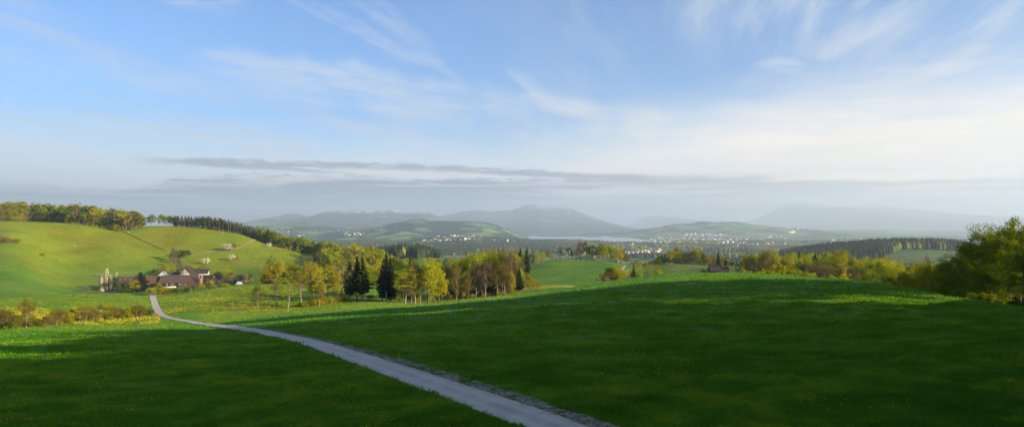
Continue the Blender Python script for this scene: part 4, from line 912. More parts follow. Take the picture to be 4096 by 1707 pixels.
tree('rosy', 3425, 1095, 'brown leafless tree low on the slope behind the crest', Y=205, wide=1.0, var=2)
# darker trees near the crest on the right
fill(3440, 3800, fy([(3440, 186), (3600, 160), (3800, 138)]), fy([(3440, 215), (3600, 200), (3800, 185)]), 6.6, {'near': 4, 'amber': 1, 'dark': 1, 'bud': .5},
     [(3440, 1118), (3500, 1105), (3545, 1092), (3580, 1080), (3620, 1075), (3670, 1066), (3710, 1054), (3745, 1046), (3770, 1040), (3800, 1036)], lab('in the half shaded row left of the big right trees'), 'half shaded trees left of the big right ones', 11, 17, 7)
L = [(3795, 1021, 152, 1.0, 'low dark tree at the left foot of the big right trees'), (3845, 1012, 145, .9, 'dark tree just left of the tall pointed crown'), (3880, 975, 150, .85, 'pointed leafy crown stepping up at the right'), (3915, 928, 148, .85, 'ragged crown left of the tallest feathery top'),
     (3958, 900, 150, .9, 'tall tree with feathery lit top near the right edge'), (3992, 925, 142, .85, 'backlit tree between feathery top and dark conifer'), (4030, 915, 138, .8, 'backlit tree in front of the dark conifer'), (4078, 876, 146, .95, 'glowing yellow tree at the right edge'),
     (4120, 862, 135, 1.0, 'tallest glowing tree cut by the right edge'), (4040, 960, 122, .8, 'nearer backlit tree low at the right edge'), (3900, 1040, 132, .9, 'dark spreading tree at the foot of the pointed crown'), (3960, 1020, 128, .95, 'dark spreading tree under the feathery top'),
     (4090, 985, 112, .9, 'nearest dark tree at the right edge'), (4165, 880, 125, 1.0, 'big tree just outside the right edge')]
for u, vt, Y, w_, l in L: tree('near', u, vt, l, Y=Y, wide=w_)
tree('spruce', 4050, 874, 'dark conifer top rising behind the glowing trees at the right', Y=158, wide=.7)
for i, u in enumerate(np.linspace(3690, 4120, 30)):
    v = float(np.interp(u, [3690, 3900, 4110], [1158, 1194, 1228]))-1
    Y = float(np.interp(u, [3690, 3900, 4110], [134, 118, 108]))
    tree('nearbush', u, v-random.uniform(12, 38), 'green bush along the field edge under the big right trees', Y=Y+random.uniform(0, 10), group='bushes under the big right trees', wide=random.uniform(.8, 1.2))
# the wood continues beyond the right edge of the picture and shades the near slope
n = 0
for k in range(SHADE_N):
    y = SHADE_Y0+(SHADE_Y1-SHADE_Y0)*(k+random.random())/SHADE_N; x = random.uniform(0, 45)+max(70.0, .80*y+27)
    if any(a < y < c_ for a, c_ in SHADE_GAPS): continue
    plant(random.choice(['dark', 'bigpine', 'bigpine', 'beech']), x, y, float(gz(x, y)), random.uniform(*SHADE_H), 'tall tree of the wood beyond the right edge of the picture', 'wood beyond the right edge', 1.45)['off'] = True; n += 1
print('shade', n)
# two poplars and scattered trees far right
for u, vt in ((3603, 1010), (3716, 1012), (3722, 1013)): pass
tree('poplar', 3703, 1015, 'left of two thin dark poplars on the far right field', Y=1240, wide=1.0)
tree('poplar', 3710, 1016, 'right of two thin dark poplars on the far right field', Y=1240, wide=1.0)

# ------------------------------------------------------------------ farm in the hollow
M['roof_brown'] = plain('brown_tile_roof', (.058, .038, .029), .85, .25, .8)
M['roof_red'] = plain('red_tile_roof', (.085, .040, .028), .85, .25, .8)
M['roof_dark'] = plain('dark_tile_roof', (.030, .022, .020), .85, .3, .8)
M['wall_white'] = plain('white_render', (.42, .40, .34), .85, .08, 1)
M['wall_wood'] = plain('dark_boarding', (.060, .040, .028), .9, .3, 2)
M['wall_brick'] = plain('pink_brick', (.20, .10, .07), .9, .2, 3)
M['timber'] = plain('brown_timber', (.13, .06, .035), .9, .2, 2)
M['glass'] = plain('window_glass', (.02, .025, .03), .2, .1, 1, .5)
M['metal_rust'] = plain('weathered_silo_metal', (.16, .10, .07), .6, .25, .6)
M['cream'] = plain('cream_paint', (.36, .33, .24), .6, .1, 1)
M['greyp'] = plain('grey_blue_metal', (.16, .20, .24), .6, .15, 1)
M['plastic'] = plain('white_film', (.38, .40, .43), .45, .15, 2)
M['concrete'] = plain('pale_concrete', (.26, .24, .20), .9, .2, 1)
M['redpaint'] = plain('red_paint', (.50, .02, .02), .5, .1, 5)
M['grey_paint'] = plain('grey_post', (.16, .18, .17), .6, .1, 5)

def empty(name, x, y, z, rz, label, cat, group=None):
    o = bpy.data.objects.new(name, None); COL.objects.link(o); o.location = (x, y, z); o.rotation_euler = (0, 0, rz); o.empty_display_size = 1
    return props(o, label, cat, group)
def building(name, label, u, v, L, W, hw, hr, rz, roof, wall, gable_wall=None, dy=0.0, hip=0.0, over=.6, windows=(), doors=(), chimneys=(), cat='barn', group=None, Y=None, beams=False):
    """L along local x (the ridge), W along local y; (u, v) is where the front wall meets the ground"""
    x, y, z = hit(u, v) if Y is None else at(u, Y)
    x, y = x+math.sin(rz)*-1*(W/2+dy), y+math.cos(rz)*(W/2+dy)
    z = float(gz(x, y))
    root = empty(name, x, y, z, rz, label, cat, group)
    a, w = L/2, W/2
    mb = MB(); mb.prism([(-w, -3), (w, -3), (w, hw), (0, hw+hr), (-w, hw)], -a, a, 0, axis='x')
    mb.obj('wall', [wall], root)
    t = .28; s = hr/w; ov = over; mb = MB(); ax = a+ov*.8
    for sg in (-1, 1):
        e = (w+ov)*sg; ze = hw-ov*s
        hx = hip*a
        top = [(-ax+hx, 0), (ax-hx, 0)]
        pts = [(-ax, e, ze+.12), (ax, e, ze+.12), (ax-hx, 0, hw+hr+.12), (-ax+hx, 0, hw+hr+.12)]
        if sg > 0: pts = pts[::-1]
        mb.poly(pts); mb.poly([(p[0], p[1], p[2]+t) for p in pts][::-1])
        for q in range(4):
            p1, p2 = pts[q], pts[(q+1) % 4]; mb.poly([p1, p2, (p2[0], p2[1], p2[2]+t), (p1[0], p1[1], p1[2]+t)])
    ro = mb.obj('roof', [roof], root)
    if hip:
        for sx in (-1, 1):
            mb = MB(); mb.poly([(sx*ax, -(w+ov), hw-ov*s+.3), (sx*ax, (w+ov), hw-ov*s+.3), (sx*(ax-hip*a), 0, hw+hr+.42)])
            mb.obj('hip_end', [roof], root)
    for (cx, cyy, ch) in chimneys:
        zz = hw+hr*(1-abs(cyy)/w); mb = MB(); mb.box(cx-.35, cx+.35, cyy-.35, cyy+.35, zz-.6, zz+ch); mb.box(cx-.5, cx+.5, cyy-.5, cyy+.5, zz+ch+.004, zz+ch+.25); mb.obj('chimney', [M['wall_brick']], ro)
    for (face, c, zz, ww, hh) in windows:
        mb = MB(); mf = MB(); e = .06
        if face == 'f': mb.box(c-ww/2, c+ww/2, -w-.03, -w+.05, zz, zz+hh); fr = [(c-ww/2-.15, c-ww/2, zz-.15, zz+hh+.15), (c+ww/2, c+ww/2+.15, zz-.15, zz+hh+.15), (c-ww/2, c+ww/2, zz+hh, zz+hh+.15), (c-ww/2, c+ww/2, zz-.15, zz)]
        if face == 'f':
            for x0, x1, z0, z1 in fr: mf.box(x0, x1, -w-.09, -w+.04, z0, z1)
        if face == 'l':
            mb.box(-a-.03, -a+.05, c-ww/2, c+ww/2, zz, zz+hh)
            for x0, x1, z0, z1 in [(c-ww/2-.15, c-ww/2, zz-.15, zz+hh+.15), (c+ww/2, c+ww/2+.15, zz-.15, zz+hh+.15), (c-ww/2, c+ww/2, zz+hh, zz+hh+.15), (c-ww/2, c+ww/2, zz-.15, zz)]: mf.box(-a-.09, -a+.04, x0, x1, z0, z1)
        wo_ = mb.obj('window', [M['glass']], root); mf.obj('frame', [M['wall_white']], wo_)
    for (c, ww, hh) in doors:
        mb = MB(); mb.box(c-ww/2, c+ww/2, -w-.08, -w+.05, -.4, hh); mb.obj('door', [M['wall_wood'] if wall is not M['wall_wood'] else M['glass']], root)
    if beams:                                                     # timber frame on the gable at local -x
        mb = MB(); X0, X1 = -a-.14, -a+.02
        for zz in (.1, hw*.5, hw, hw+hr*.36, hw+hr*.68):
            ww = w if zz <= hw else w*(1-(zz-hw)/hr); mb.box(X0, X1, -ww, ww, zz-.14, zz+.14)
        for c in np.linspace(-w+.2, w-.2, 7):
            zt = hw+hr*(1-abs(c)/w)-.2; mb.box(X0-.003, X1-.003, c-.12, c+.12, -.4, min(zt, hw+hr*.68))
        mb.obj('timber_frame', [M['timber']], root)
    return root
RZ = .22
building('barn', 'brown roofed barn with four roof vents and pink brick wall beside the silos', 506, 1148, 17.5, 13, 2.6, 4.9, RZ, M['roof_brown'], M['wall_brick'],
         windows=[('f', -7, .9, 1.6, 1.0), ('f', -3.6, .9, 1.6, 1.0), ('f', 0, .9, 1.6, 1.0), ('f', 4, .9, 1.6, 1.0)], chimneys=[(-6, -3.2, 1.0), (-2.2, -3.2, 1.0), (1.6, -3.2, 1.0), (5.4, -3.2, 1.0)], doors=[(6.9, 2, 2.2)])
building('barn', 'red tiled barn between the dark conifer and the cream tank', 592, 1150, 20, 14, 2.8, 5.4, RZ, M['roof_red'], M['wall_wood'], doors=[(-5, 3.5, 2.4), (4, 3.5, 2.4)], windows=[('f', 0, 1.1, 1.4, .8), ('f', 8, 1.1, 1.4, .8)])
building('barn', 'longest dark brown barn roof in the middle of the farm', 722, 1148, 34, 15, 3.0, 5.8, RZ, M['roof_brown'], M['wall_wood'], doors=[(-12, 4, 2.7), (-2, 4, 2.7), (9, 4, 2.7)], windows=[('f', -7, 1.2, 2, .8), ('f', 4, 1.2, 2, .8), ('f', 13.5, 1.2, 2, .8)])
building('barn', 'lower brown barn extending the longest one to the right', 845, 1138, 22, 12, 2.6, 4.6, RZ, M['roof_brown'], M['wall_wood'], doors=[(-4, 3.2, 2.3), (5, 3.2, 2.3)], windows=[('f', 0, 1.1, 1.4, .8)])
building('farmhouse', 'half timbered farmhouse with white gable and steep dark roof', 752, 1128, 15, 12, 6.0, 6.2, math.pi/2+.12, M['roof_dark'], M['wall_white'], beams=True, dy=-6, cat='house', Y=606,
         windows=[('l', -3, 5.0, 1, 1.2), ('l', 0, 5.0, 1, 1.2), ('l', 3, 5.0, 1, 1.2), ('l', -1.2, 8.0, .8, 1), ('l', 1.2, 8.0, .8, 1)])
building('farmhouse', 'dark roofed house wing behind the half timbered gable', 795, 1120, 15, 9, 4.8, 3.6, RZ, M['roof_dark'], M['wall_white'], cat='house', Y=616, windows=[('f', -4, 2.6, 1, 1.1), ('f', 0, 2.6, 1, 1.1), ('f', 4, 2.6, 1, 1.1)], chimneys=[(2, .8, 1.2)])
building('farmhouse', 'house with half hipped dark roof and pink gable right of the brick tower', 818, 1120, 13, 9, 3.4, 4.0, -.25, M['roof_dark'], M['wall_brick'], cat='house', Y=592, hip=.12, windows=[('f', -3, 1.4, 1, 1.1), ('f', 2, 1.4, 1, 1.1)], chimneys=[(-5, .8, 1.4)])
building('farmhouse', 'small white gabled house with grey shed roof at the left back of the farm', 675, 1118, 11, 9, 4.6, 4.6, math.pi/2+.3, M['greyp'], M['wall_white'], cat='house', Y=604, windows=[('l', -1.5, 4.4, .9, 1.1), ('l', 1.5, 4.4, .9, 1.1)])
building('farmhouse', 'low dark roofed house beside the small white gable', 705, 1120, 11, 9, 3.8, 4.2, RZ, M['roof_dark'], M['wall_wood'], cat='house', Y=602, windows=[('f', -2, 1.4, 1, 1), ('f', 2, 1.4, 1, 1)])
building('shed', 'dark low shed at the right end of the farm', 965, 1130, 13, 9, 2.4, 3.2, .15, M['roof_dark'], M['wall_wood'], cat='shed', doors=[(0, 3, 2.1)], windows=[('f', 4, 1.0, 1.2, .7)])
building('shed', 'red and dark shed half hidden behind the ditch trees', 1068, 1128, 9, 7, 2.2, 2.6, .3, M['roof_red'], M['wall_wood'], cat='shed', Y=470, doors=[(0, 2.4, 2)])
building('hay_barn', 'brown hay barn with broad roof peeping over the crest by the light field', 2866, 1118, 8.0, 8, 2.6, 3.6, -.1, M['roof_dark'], M['wall_wood'], cat='barn', Y=432, hip=.3, doors=[(0, 2.4, 2.2)])
building('shed', 'lower dark shed touching the hay barn on its right', 2898, 1118, 6.5, 7, 2.0, 2.4, -.1, M['roof_dark'], M['wall_wood'], cat='shed', Y=432, hip=.25, doors=[(0, 2, 1.8)])
# brick tower beside the long barn
x, y, z = at(803, 586); r0 = empty('tower', x, y, z, RZ, 'small square brick tower with white metal frame between barn and house', 'tower')
mb = MB(); mb.box(-1.4, 1.4, -1.4, 1.4, -2, 7.6); mb.obj('wall', [M['wall_brick']], r0)
mb = MB()
for sx in (-1.2, 1.2):
    for sy in (-1.2, 1.2): mb.box(sx-.1, sx+.1, sy-.1, sy+.1, 7.604, 10.2)
mb.box(-1.35, 1.35, -1.35, 1.35, 10.204, 10.35); mb.obj('frame', [M['wall_white']], r0)
# silos
for i, (u, v, l) in enumerate(((403, 1162, 'leftmost'), (422, 1162, 'middle'), (440, 1160, 'rightmost'))):
    x, y, z = hit(u, v); r0 = empty('silo', x, y, z, .4, f'{l} of the three tall rust brown farm silos with cream ladder shaft', 'silo', 'three farm silos')
    mb = MB(); mb.tube([(0, 0, -1), (0, 0, 10.6)], 1.45, 18); mb.tube([(0, 0, 10.604), (0, 0, 11.1), (0, 0, 11.4)], [1.5, 1.1, .3], 18)
    for zz in np.arange(.8, 10.5, 1.6): mb.tube([(0, 0, zz), (0, 0, zz+.12)], 1.50, 18)
    mb.obj('body', [M['metal_rust']], r0, smooth=False)
    mb = MB(); mb.box(1.1, 1.75, -1.35, -.55, 0, 11.2); mb.obj('ladder_shaft', [M['cream']], r0)
    mb = MB(); mb.tube([(.5, -1.62, 0), (.5, -1.62, 12.3)], .14, 8); mb.obj('filling_pipe', [M['cream']], r0)
x, y, z = hit(421, 1160); r0 = empty('catwalk', x, y, z, RZ*.5, 'pale metal catwalk running over the tops of the three silos', 'catwalk')
mb = MB(); mb.box(-7.2, 5.4, -.35, .35, 12.3, 12.45); mb.obj('deck', [M['cream']], r0)
mb = MB(); mb.tube([(-7.2, .35, 13.1), (5.4, .35, 13.1)], .04, 5)
for q in np.arange(-7, 5.5, 1.5): mb.tube([(q, .35, 12.45), (q, .35, 13.1)], .03, 4)
mb.obj('railing', [M['cream']], r0)
for q in (-6.5, -3.8, .1, 3.9):
    mb = MB(); mb.box(q-.07, q+.07, -.07, .07, 11.0, 12.296); mb.obj('support', [M['cream']], r0)
# cream tank between the barns
x, y, z = hit(641, 1140); r0 = empty('tank', x, y, z, 0, 'upright feed tank, cream above and grey below, in the gap between two barns', 'tank')
mb = MB(); mb.tube([(0, 0, -1), (0, 0, 4.2)], 1.25, 16); mb.obj('base', [M['greyp']], r0)
mb = MB(); mb.tube([(0, 0, 4.204), (0, 0, 7.4), (0, 0, 8.0), (0, 0, 8.2)], [1.3, 1.3, .8, .2], 16); mb.obj('body', [M['cream']], r0)
# poles
for u, v, h, l in ((443, 1167, 5.8, 'thin dark lamp pole in front of the right silo'), (463, 1126, 5.0, 'thin wooden pole with white box left of the brown barn')):
    x, y, z = hit(u, v); r0 = empty('pole', x, y, z, 0, l, 'pole'); mb = MB(); mb.tube([(0, 0, -.5), (0, 0, h)], [.14, .09], 8); mb.obj('shaft', [M['timber']], r0)
    mb = MB(); mb.box(-.3, .3, -.2, .2, h+.004, h+.4); mb.obj('head', [M['plastic']], r0)
# wrapped bales and sheeted heap
for i, (u, v) in enumerate(((452, 1158), (456, 1157), (460, 1156))):
    x, y, z = hit(u, v); mb = MB(); mb.tube([(-.62, 0, .62), (-.5, 0, .62), (.5, 0, .62), (.62, 0, .62)], [.45, .66, .66, .45], 14)
    o = mb.obj('bale', [M['plastic']], smooth=True); o.location = (x, y, z-.02); props(o, 'white wrapped bale on the yard edge right of the silos', 'bale', 'white bales by the silos')
x, y, z = hit(958, 1136)
gx, gy = np.meshgrid(np.linspace(-1, 1, 26), np.linspace(-1, 1, 16)); hh = np.clip(1-gx**4, 0, 1)*np.clip(1-gy**4, 0, 1)*(.75+.55*fbm(gx*3, gy*3, 4, 3))
v = np.stack((gx.ravel()*3.2, gy.ravel()*1.8, hh.ravel()*2.2-.15), 1); ii = (np.arange(15)[:, None]*26+np.arange(25)[None, :]).ravel()
o = link('silage_heap', mesh_np('silage_heap', v, np.stack((ii, ii+1, ii+27, ii+26), 1), [M['plastic']])); o.location = (x, y, z); props(o, 'heap covered with crumpled whitish sheeting right of the farm', 'heap')
# low pale wall in front of the long barn
x, y, z = hit(676, 1150); mb = MB(); mb.box(-5.5, 5.5, -.2, .2, -.8, 1.0); mb.box(-5.6, 5.6, -.3, .3, 1.004, 1.2); o = mb.obj('wall', [M['wall_white']]); o.location = (x, y, z); o.rotation_euler = (0, 0, .25); props(o, 'low whitewashed garden wall in front of the longest barn', 'wall')
path_px('farm_yard', [(425, 1169), (445, 1166), (470, 1160), (492, 1156)], 3.2, M['concrete'], 'pale yard track running right from the silos', .05, 30)
# fence posts on the meadow behind the farm
ff = [(310+i*9.5, float(np.interp(310+i*9.5, [310, 400, 480, 580], [1098, 1099, 1095, 1089]))) for i in range(28)]+[(842+i*8.5, 1062-i*1.1) for i in range(7)]
for u, v in ff:
    x, y, z = hit(u, v); mb_ = None
    if 'post_me' not in globals():
        q = MB(); q.tube([(0, 0, -.3), (0, 0, 1.15)], .09, 6); q.tube([(0, 0, 1.154), (0, 0, 1.3)], [.12, .05], 6); post_me = q.mesh('fence_post', [M['wall_white']])
    o = link('fence_post', post_me, None, (x, y, z)); props(o, 'small white fence post in the line across the meadow behind the farm', 'post', 'fence posts behind the farm')
# small white stones or marker boxes on the left hill
for i, (u, v, l) in enumerate(((299, 984, 'small white marker alone in the left meadow'), (568, 962, 'white marker beside the ditch line on the hill'), (512, 931, 'white marker below the wood corner'), (220, 880, 'white trough on the crest at the corner of the left wood'), (892, 932, 'tiny white marker below the conifers'))):
    x, y, z = hit(u, v); mb = MB(); mb.box(-.8, .8, -.3, .3, 0, .6); mb.box(-.6, .6, -.2, .2, .604, .75); o = mb.obj('trough', [M['wall_white']]); o.location = (x, y, z); props(o, l, 'trough')
# hydrant beside the lane
x, y, z = hit(1422, 1471); hs = 24*y/F/.9
r0 = empty('hydrant', x, y, z, .3, 'short hydrant with red cap and grey post in the grass beside the lane', 'hydrant'); r0.scale = (hs*1.25, hs*1.25, hs)
mb = MB(); mb.tube([(0, 0, -.1), (0, 0, .55)], .085, 12); mb.tube([(0, 0, .0), (0, 0, .05)], .14, 12); mb.obj('post', [M['grey_paint']], r0)
mb = MB(); mb.tube([(.17, .02, -.1), (.16, .02, .42)], .035, 8); mb.obj('valve_rod', [M['glass']], r0)
mb = MB(); mb.tube([(0, 0, .554), (0, 0, .60), (0, 0, .78), (0, 0, .86), (0, 0, .90)], [.13, .15, .15, .10, .03], 14); mb.obj('cap', [M['redpaint']], r0)
for a_, b_ in ((.13, .24), (-.13, -.18)):
    mb = MB(); mb.tube([(a_, 0, .72), (b_, 0, .72)], .055, 10); mb.obj('outlet', [M['plastic']], r0)

# ------------------------------------------------------------------ farm trees, hill trees, left hedge
FT = [('blossom', 427, 1070, 1112, .42, 'tall narrow white blossom tree behind the silos'), ('pinkblossom', 346, 1136, 1167, 1.1, 'wide pinkish blossom tree left of the silos'), ('blossom', 408, 1154, 1169, 1.5, 'low creamy blossom bush at the foot of the silos'),
      ('dark', 452, 1108, 1160, 1.9, 'dark olive tree right beside the silos'), ('greenbush', 508, 1122, 1169, 1.1, 'dark green rounded conifer in front of the brown barn'), ('amber', 536, 1122, 1170, 1.5, 'golden leafy tree in front of the barns'),
      ('spruce', 561, 1090, 1166, 2.6, 'broad dark conifer between the brown and the red barn'), ('blossom', 467, 1086, 1108, .6, 'small sparse blossom tree left of the brown barn'), ('dark', 617, 1075, 1096, 1.0, 'dark small tree at the left back of the farm'),
      ('bud', 640, 1072, 1104, 1.5, 'brown budding garden tree at the left back of the farm'), ('fresh', 660, 1058, 1096, 1.3, 'yellow-green garden tree above the small white gable'), ('bud', 655, 1080, 1106, 1.2, 'low budding tree in front of the small white gable'),
      ('yellowbush', 723, 1082, 1108, .5, 'small green tree left of the half timbered gable'), ('yellowbush', 688, 1070, 1092, .9, 'low green shrub behind the white gable'), ('spruce', 797, 1070, 1092, 1.4, 'small dark spruce behind the house wing'),
      ('yellowbush', 828, 1072, 1094, .7, 'yellow-green bush behind the half hipped house'), ('fresh', 857, 1082, 1106, .8, 'small yellow-green tree right of the half hipped house'), ('greenbush', 871, 1084, 1106, 1.0, 'dark green round bush behind the right barn'),
      ('amber', 912, 1076, 1132, 1.1, 'large golden tree at the right end of the barns'), ('bud', 930, 1090, 1134, 1.1, 'brown-gold tree touching the large golden one'), ('amber', 982, 1094, 1128, .9, 'golden tree beside the dark shed'), ('yellowbush', 1004, 1112, 1130, .9, 'small yellow bush right of the dark shed'), ('rosy', 1010, 1092, 1112, .8, 'small grey-brown tree right of the farm'),
      ('yellowbush', 605, 1148, 1178, 1.3, 'green-yellow shrub at the bend of the farm track'), ('amber', 634, 1132, 1179, 1.0, 'golden young tree in front of the cream tank'), ('bush', 655, 1148, 1178, 1.2, 'olive shrub before the low white wall'), ('bush', 675, 1152, 1177, 1.1, 'olive shrub right of the low white wall'),
      ('rosy', 718, 1140, 1172, .8, 'brown budding tree in front of the longest barn'), ('greenbush', 697, 1150, 1176, 1.0, 'dark green bush in front of the longest barn'), ('greenbush', 741, 1148, 1172, 1.2, 'dark green bush left of the two brown trees'), ('rosy', 762, 1117, 1168, .75, 'taller brown tree in front of the longest barn'),
      ('rosy', 783, 1122, 1164, .7, 'second brown tree in front of the longest barn'), ('fresh', 805, 1132, 1160, 1.4, 'bright yellow cone shaped tree in front of the barns'), ('fresh', 840, 1120, 1152, 1.2, 'bright green rounded tree in front of the right barn'), ('greenbush', 824, 1126, 1154, 1.0, 'dark bush between the bright yellow and green trees'),
      ('bud', 861, 1114, 1148, .9, 'olive tree before the right barn'), ('rosy', 886, 1116, 1146, 1.1, 'rosy brown tree at the corner of the right barn'), ('bush', 850, 1138, 1152, 1.2, 'low olive bush before the right barn'), ('bush', 905, 1132, 1144, 1.3, 'low olive bush under the large golden tree'),
      ('rosy', 694, 996, 1046, .8, 'tall rosy brown tree at the top of the farm track'), ('bud', 688, 1022, 1052, .9, 'olive budding tree left of the farm track'), ('rosy', 703, 1030, 1070, .8, 'rosy tree along the left side of the farm track'), ('bud', 712, 1052, 1086, .7, 'thin golden tree low on the farm track'),
      ('strawbush', 745, 1056, 1086, 1.0, 'rosy brown bush right of the farm track'), ('strawbush', 758, 1062, 1090, 1.0, 'brown bush lower right of the farm track'), ('greenbush', 737, 995, 1031, .95, 'round dark green tree beside the farm track'),
      ('blossom', 903, 975, 1003, 1.5, 'white blossom tree, left of a pair on the slope'), ('blossom', 918, 975, 1004, 1.5, 'white blossom tree, right of a pair on the slope'), ('bud', 934, 975, 1000, 1.3, 'olive tree right of the pair of white blossom trees'),
      ('blossom', 926, 1017, 1042, 1.4, 'single white blossom tree below the pair'), ('blossom', 823, 1031, 1058, 1.5, 'single cone shaped white blossom tree above the farm'), ('blossom', 1075, 971, 990, 1.3, 'small creamy blossom tree high at the right of the slope'),
      ('bush', 945, 1026, 1036, 1.5, 'tiny golden bush right of the single blossom tree'), ('yellowbush', 818, 1060, 1068, .8, 'tiny yellow sapling below the cone shaped blossom tree'),
      ('strawbush', 12, 942, 972, 1.0, 'pale brown bush at the left edge of the hill'), ('strawbush', 28, 952, 972, 1.0, 'lower brown bush next to the one at the left edge'), ('bush', 66, 952, 972, 1.1, 'golden bush casting a shadow on the left hill'), ('bush', 172, 1010, 1024, 1.0, 'small golden bush low on the left hill'),
      ('amber', 1272, 1010, 1060, .6, 'sparse golden tree in the shadow left of the golden wood'), ('rosy', 1258, 1028, 1058, .7, 'sparse leafless tree in the meadow shadow')]
for k, u, vt, vb, w_, l in FT: tree(k, u, vt-2, l, vb=vb, wide=w_*(1.0 if 'blossom' in k else 1.35))
tree('bud', 105, 1198, 'tallest budding tree with crooked pale trunk in the left hedge', vb=1309, wide=1.35, var=1)
tree('strawbush', 165, 1284, 'dark reddish thorn bush low in the left hedge', vb=1304, wide=1.3)
hb_ = [(5, 1236), (28, 1240), (52, 1256), (80, 1262), (128, 1262), (178, 1264), (205, 1240), (226, 1238), (250, 1246), (285, 1228), (318, 1221), (345, 1224), (372, 1238), (400, 1220), (425, 1214), (450, 1222), (478, 1226), (502, 1222), (526, 1224), (548, 1220), (566, 1226), (582, 1240)]
for i, (u, vt) in enumerate(hb_):
    vb = float(np.interp(u, [0, 120, 250, 400, 560, 600], [1321, 1311, 1299, 1284, 1271, 1268]))-1
    tree(random.choice(['bud', 'amber', 'bud']), u, vt+random.uniform(-3, 5), 'golden budding small tree in the hedge left of the lane', vb=vb-random.uniform(0, 4), group='hedge trees left of the lane', wide=random.uniform(1.5, 2.1))
for i, u in enumerate(np.linspace(0, 592, 52)):
    vb = float(np.interp(u, [0, 120, 250, 400, 560, 600], [1321, 1311, 1299, 1284, 1271, 1268]))-1
    tree(random.choice(['strawbush', 'bush', 'bush', 'greenbush']), u, vb-random.uniform(12, 44), 'tangled brown and olive bush in the hedge left of the lane', vb=vb-random.uniform(0, 6), group='hedge bushes left of the lane', wide=random.uniform(.8, 1.3))
# undergrowth along the ridge woods so that no daylight shows under the crowns
finish_plants()

# ------------------------------------------------------------------ villages

def hillz(u, Y):
    best = -1e9
    for (us, Y0, ts, zz) in HILLS:
        uu = CX+F*((u-CX)*Y/F)/Y0                                   # column of the hill mesh at this X
        if us[0] <= uu <= us[-1] and ts[0] <= Y-Y0 <= ts[-1]:
            i = np.clip(np.searchsorted(us, uu)-1, 0, len(us)-2); j = np.clip(np.searchsorted(ts, Y-Y0)-1, 0, len(ts)-2)
            a = (uu-us[i])/(us[i+1]-us[i]); c = (Y-Y0-ts[j])/(ts[j+1]-ts[j])
            best = max(best, (zz[j, i]*(1-a)+zz[j, i+1]*a)*(1-c)+(zz[j+1, i]*(1-a)+zz[j+1, i+1]*a)*c)
    return best
YV = YS[YS > 1150][::3]
def hit2(u, v):
    zg = gz((u-CX)*YV/F, YV); zg = HV-zg*F/YV
    k0 = int(np.argmax(zg <= v)) if (zg <= v).any() else len(YV)-1
    for k in range(0, k0+1):
        h = hillz(u, YV[k])
        if h > -1e8 and HV-h*F/YV[k] <= v: return (u-CX)*YV[k]/F, float(YV[k]), max(h, float(gz((u-CX)*YV[k]/F, YV[k])))
    Y = float(YV[k0]); return (u-CX)*Y/F, Y, float(gz((u-CX)*Y/F, Y))
def house_me(name, L, W, hw, hr, wall, roof, flat=False):
    mb = MB()
    if flat:
        mb.box(-L/2, L/2, -W/2, W/2, -3, hw, 0); mb.box(-L/2-.3, L/2+.3, -W/2-.3, W/2+.3, hw+.004, hw+.8, 1)
    else:
        mb.prism([(-W/2, -3), (W/2, -3), (W/2, hw), (0, hw+hr), (-W/2, hw)], -L/2, L/2, 0, axis='x')
        for sg in (-1, 1):
            e = (W/2+.7)*sg; ze = hw-.7*hr/(W/2)+.15; q = [(-L/2-.6, e, ze), (L/2+.6, e, ze), (L/2+.6, 0, hw+hr+.2), (-L/2-.6, 0, hw+hr+.2)]
            mb.poly(q if sg < 0 else q[::-1], 1)
    return mb.mesh(name, [wall, roof])
M['vroof'] = plain('village_roof', (.08, .045, .035), .85, .4, .05)
M['vwhite'] = plain('village_wall', (.50, .485, .45), .85, .1, .05)
HO = [house_me('house_a', 13, 10, 6.5, 4, M['vwhite'], M['vroof']), house_me('house_b', 16, 11, 8, 4.5, M['vwhite'], M['vroof']), house_me('house_c', 11, 10, 5.5, 4.5, M['vwhite'], M['roof_dark']), house_me('house_d', 18, 12, 12, 2, M['vwhite'], M['concrete'], True)]
HALL = house_me('hall', 60, 26, 9, 3, M['vwhite'], M['concrete'], True); TOWER = house_me('tower_block', 16, 14, 42, 2, M['vwhite'], M['concrete'], True)
